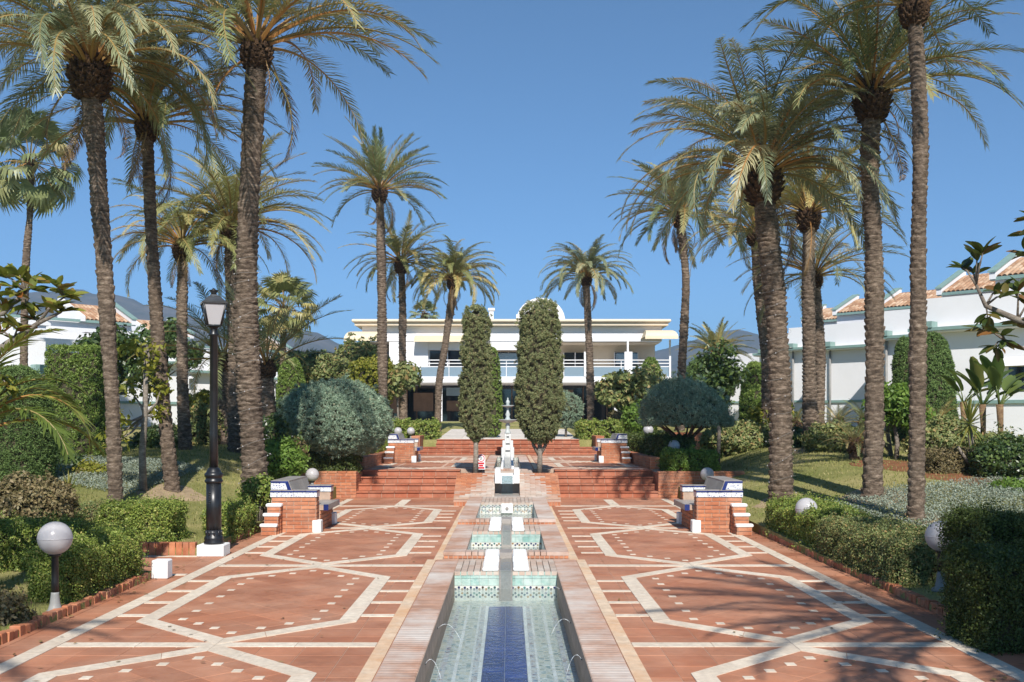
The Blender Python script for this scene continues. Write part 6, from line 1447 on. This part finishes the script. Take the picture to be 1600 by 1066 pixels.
pbox('window', BLUEG, 968, 1003, 549, 566, 2.2, 2.235); pbox('window', BLUEG, 779, 810, 549, 574, 1.68, 1.72)  # blue panes over the dark windows: sky reflection painted as pane colour
pbox('balcony_slab', HWHITE, 566, 1046, 590, 600, -1.3, 2.59, c=.04)
x = 572
while x < 1040:
    pbox('balcony_panel', BLUEG, x, min(x + 43, 1040), 575.5, 589.8, -1.18, -1.14); pbox('balcony_post', HWHITE, x - 1.2, x - .2, 566, 589.9, -1.2, -1.12); x += 44
for py in (564, 569, 574): pbox('balcony_rail', HWHITE, 570, 1042, py, py + 1.3, -1.19, -1.13)
for px in (633, 690, 735, 862, 960, 1040, 576): pbox('column', HWHITE, px - 2.7, px + 2.7, 600.2, 659, -1.0, -.76)
for px in (978, 1043): pbox('column', HWHITE, px - 1.4, px + 1.4, 533, 590, -1.0, -.9)
pbox('pier', HWHITE, 972, 984, 552, 590, -1.32, -1.22); pbox('pier', HWHITE, 910, 922, 552, 590, -1.33, -1.21); pbox('pier', HWHITE, 612, 622, 555, 592, -1.33, -1.21)
pbox('ground_floor', m_path, 540, 1060, 658.6, 680, -3.0, 9.4)
pbox('glazing', GLASS, 566, 1036, 600.3, 658.5, 3.2, 3.3)
x = 566
while x < 1036: pbox('mullion', BROWN, x - .9, x + .9, 600.3, 658.5, 3.1, 3.195); x += 39
for a, c, p, q in ((640, 672, 612, 642), (694, 734, 625, 642), (602, 630, 607, 645), (930, 963, 615, 623), (870, 900, 607, 640)): pbox('panel', BROWN, a, c, p, q, 2.6, 2.7)
w_ = pbox('window', BLUEG, 694, 717, 604, 617, 2.2, 2.26)
for px in (540, 1056): pbox('end_pier', HWHITE, px - 4, px + 4, 590, 668, -1.2, 4)
pbox('slab_fascia', HWHITE, 776, 810, 592, 600.5, -2.6, -1.31)
b = MB(); b.box(X_(763), X_(770), 3, 3.3, Z_(502) - 1.8, Z_(477) - 1.8); b.cbox(X_(761), X_(772), 2.9, 3.4, Z_(477) - 1.8, Z_(473) - 1.8, .02); b.build('chimney', HWHITE, pv)
b = MB(); b.tube([(X_(808), 2, Z_(502) - 1.8), (X_(808), 2, Z_(486) - 1.8)], .05, 8); b.build('roof_vent', HWHITE, pv)
# awnings: curved canvas hoods and a straight roll
def awning(px0, px1, py0, py1, n=9):
    aw = MB(); xs = [X_(px0), X_(px1)]; prof = [(-2.1 + 2.1 * (1 - math.cos(k / n * math.pi / 2)), Z_(py1 - (py1 - py0) * math.sin(k / n * math.pi / 2)) - 1.8) for k in range(n + 1)]
    vs = []
    for k, (y, z) in enumerate(prof):
        f = .12 * (k / n) * (xs[1] - xs[0]); vs += [(xs[0] + f, y, z), (xs[1] - f, y, z)]
    nb = len(vs); vs += [(xs[0], -2.1, Z_(py1 + 4) - 1.8), (xs[1], -2.1, Z_(py1 + 4) - 1.8)]
    vs += [(xs[0], 0, Z_(py1) - 1.8), (xs[1], 0, Z_(py1) - 1.8)]
    fs = [(2 * k, 2 * k + 1, 2 * k + 3, 2 * k + 2) for k in range(n)] + [(nb, nb + 1, 1, 0)]
    fs += [tuple([2 * k for k in range(n, -1, -1)] + [nb + 2]), tuple([2 * k + 1 for k in range(n + 1)] + [nb + 3])]
    aw.add(vs, fs); return aw.build('awning', CREAM, pv)
awning(546, 598, 519, 533); awning(1001, 1051, 517, 530)
b = MB(); b.extr([(-.9, Z_(536) - 1.8), (-.9, Z_(530) - 1.8), (-.021, Z_(524) - 1.8), (-.021, Z_(527) - 1.8), (-.85, Z_(533) - 1.8)], X_(649), X_(728)); b.build('awning', CREAM, pv)
# big satellite dish on the roof
sd_ = empty('satellite_dish', (PX(845, PY + 4), PY + 4, Z_(500)), 0, 'big white satellite dish on the pavilion roof behind the right cypress', 'dish')
b = MB(); b.lathe([(1.5 * math.sin(t * .1309), -.5 * math.cos(t * .1309)) for t in range(13)][::1] if False else [(.02, -.42)] + [(1.46 * k / 10, -.42 + .42 * (k / 10) ** 2) for k in range(1, 11)] + [(1.48, .02), (1.40, .0)] + [(1.46 * k / 10, -.38 + .42 * (k / 10) ** 2) for k in range(9, 0, -1)], n=36)
b.build('reflector', HWHITE, sd_, (0, 0, .35), (R(75), 0, 0), (1.06, 1.06, 1.06)); b = MB(); b.tube([(0, .3, -.3), (0, .3, .4)], .09, 10); b.build('mast', MATS['grey_paint'], sd_)
# two small white finials seen above the shrubs left of the pavilion
for i, (px, py, Y) in enumerate(((555, 595, 52), (519, 590, 52))):
    x = PX(px, Y); zc = PZ(py, Y); b = MB(); b.lathe([(.12, -1.6), (.12, -.35), (.18, -.3), (.10, -.2), (.2, 0), (.14, .22), (.03, .34)], n=16); o = b.build('garden_finial', HWHITE, None, (x, Y, zc)); tag(o, ['white urn shaped finial right of the yellow green shrub, above the dome juniper', 'white finial above the top of the dome juniper'][i], 'finial')
# ---- garden wall remains behind the right lawn
b = MB(); b.box(-1.4, 1.4, 0, .3, -.6, .42); o = b.build('low_wall', BRICK, None, (PX(1120, 34), 34, ground_h(PX(1120, 34), 34))); tag(o, 'low brick coloured wall under the mushroom-shaped shrub branches', 'wall')
# ================================================================== AIR
m = bpy.data.materials.new('haze'); m.use_nodes = True; nt = m.node_tree; nt.nodes.clear(); out = nt.nodes.new('ShaderNodeOutputMaterial')
v = nt.nodes.new('ShaderNodeVolumePrincipled'); v.inputs['Color'].default_value = (0.50, 0.72, 1.0, 1); v.inputs['Density'].default_value = 0.0004; v.inputs['Anisotropy'].default_value = 0.2
nt.links.new(v.outputs[0], out.inputs['Volume'])
b = MB(); b.box(-2600, 2600, -80, 2700, -12, 262); o = b.build('haze', m); tag(o, 'thin blue air over the garden and hills', kind='stuff')
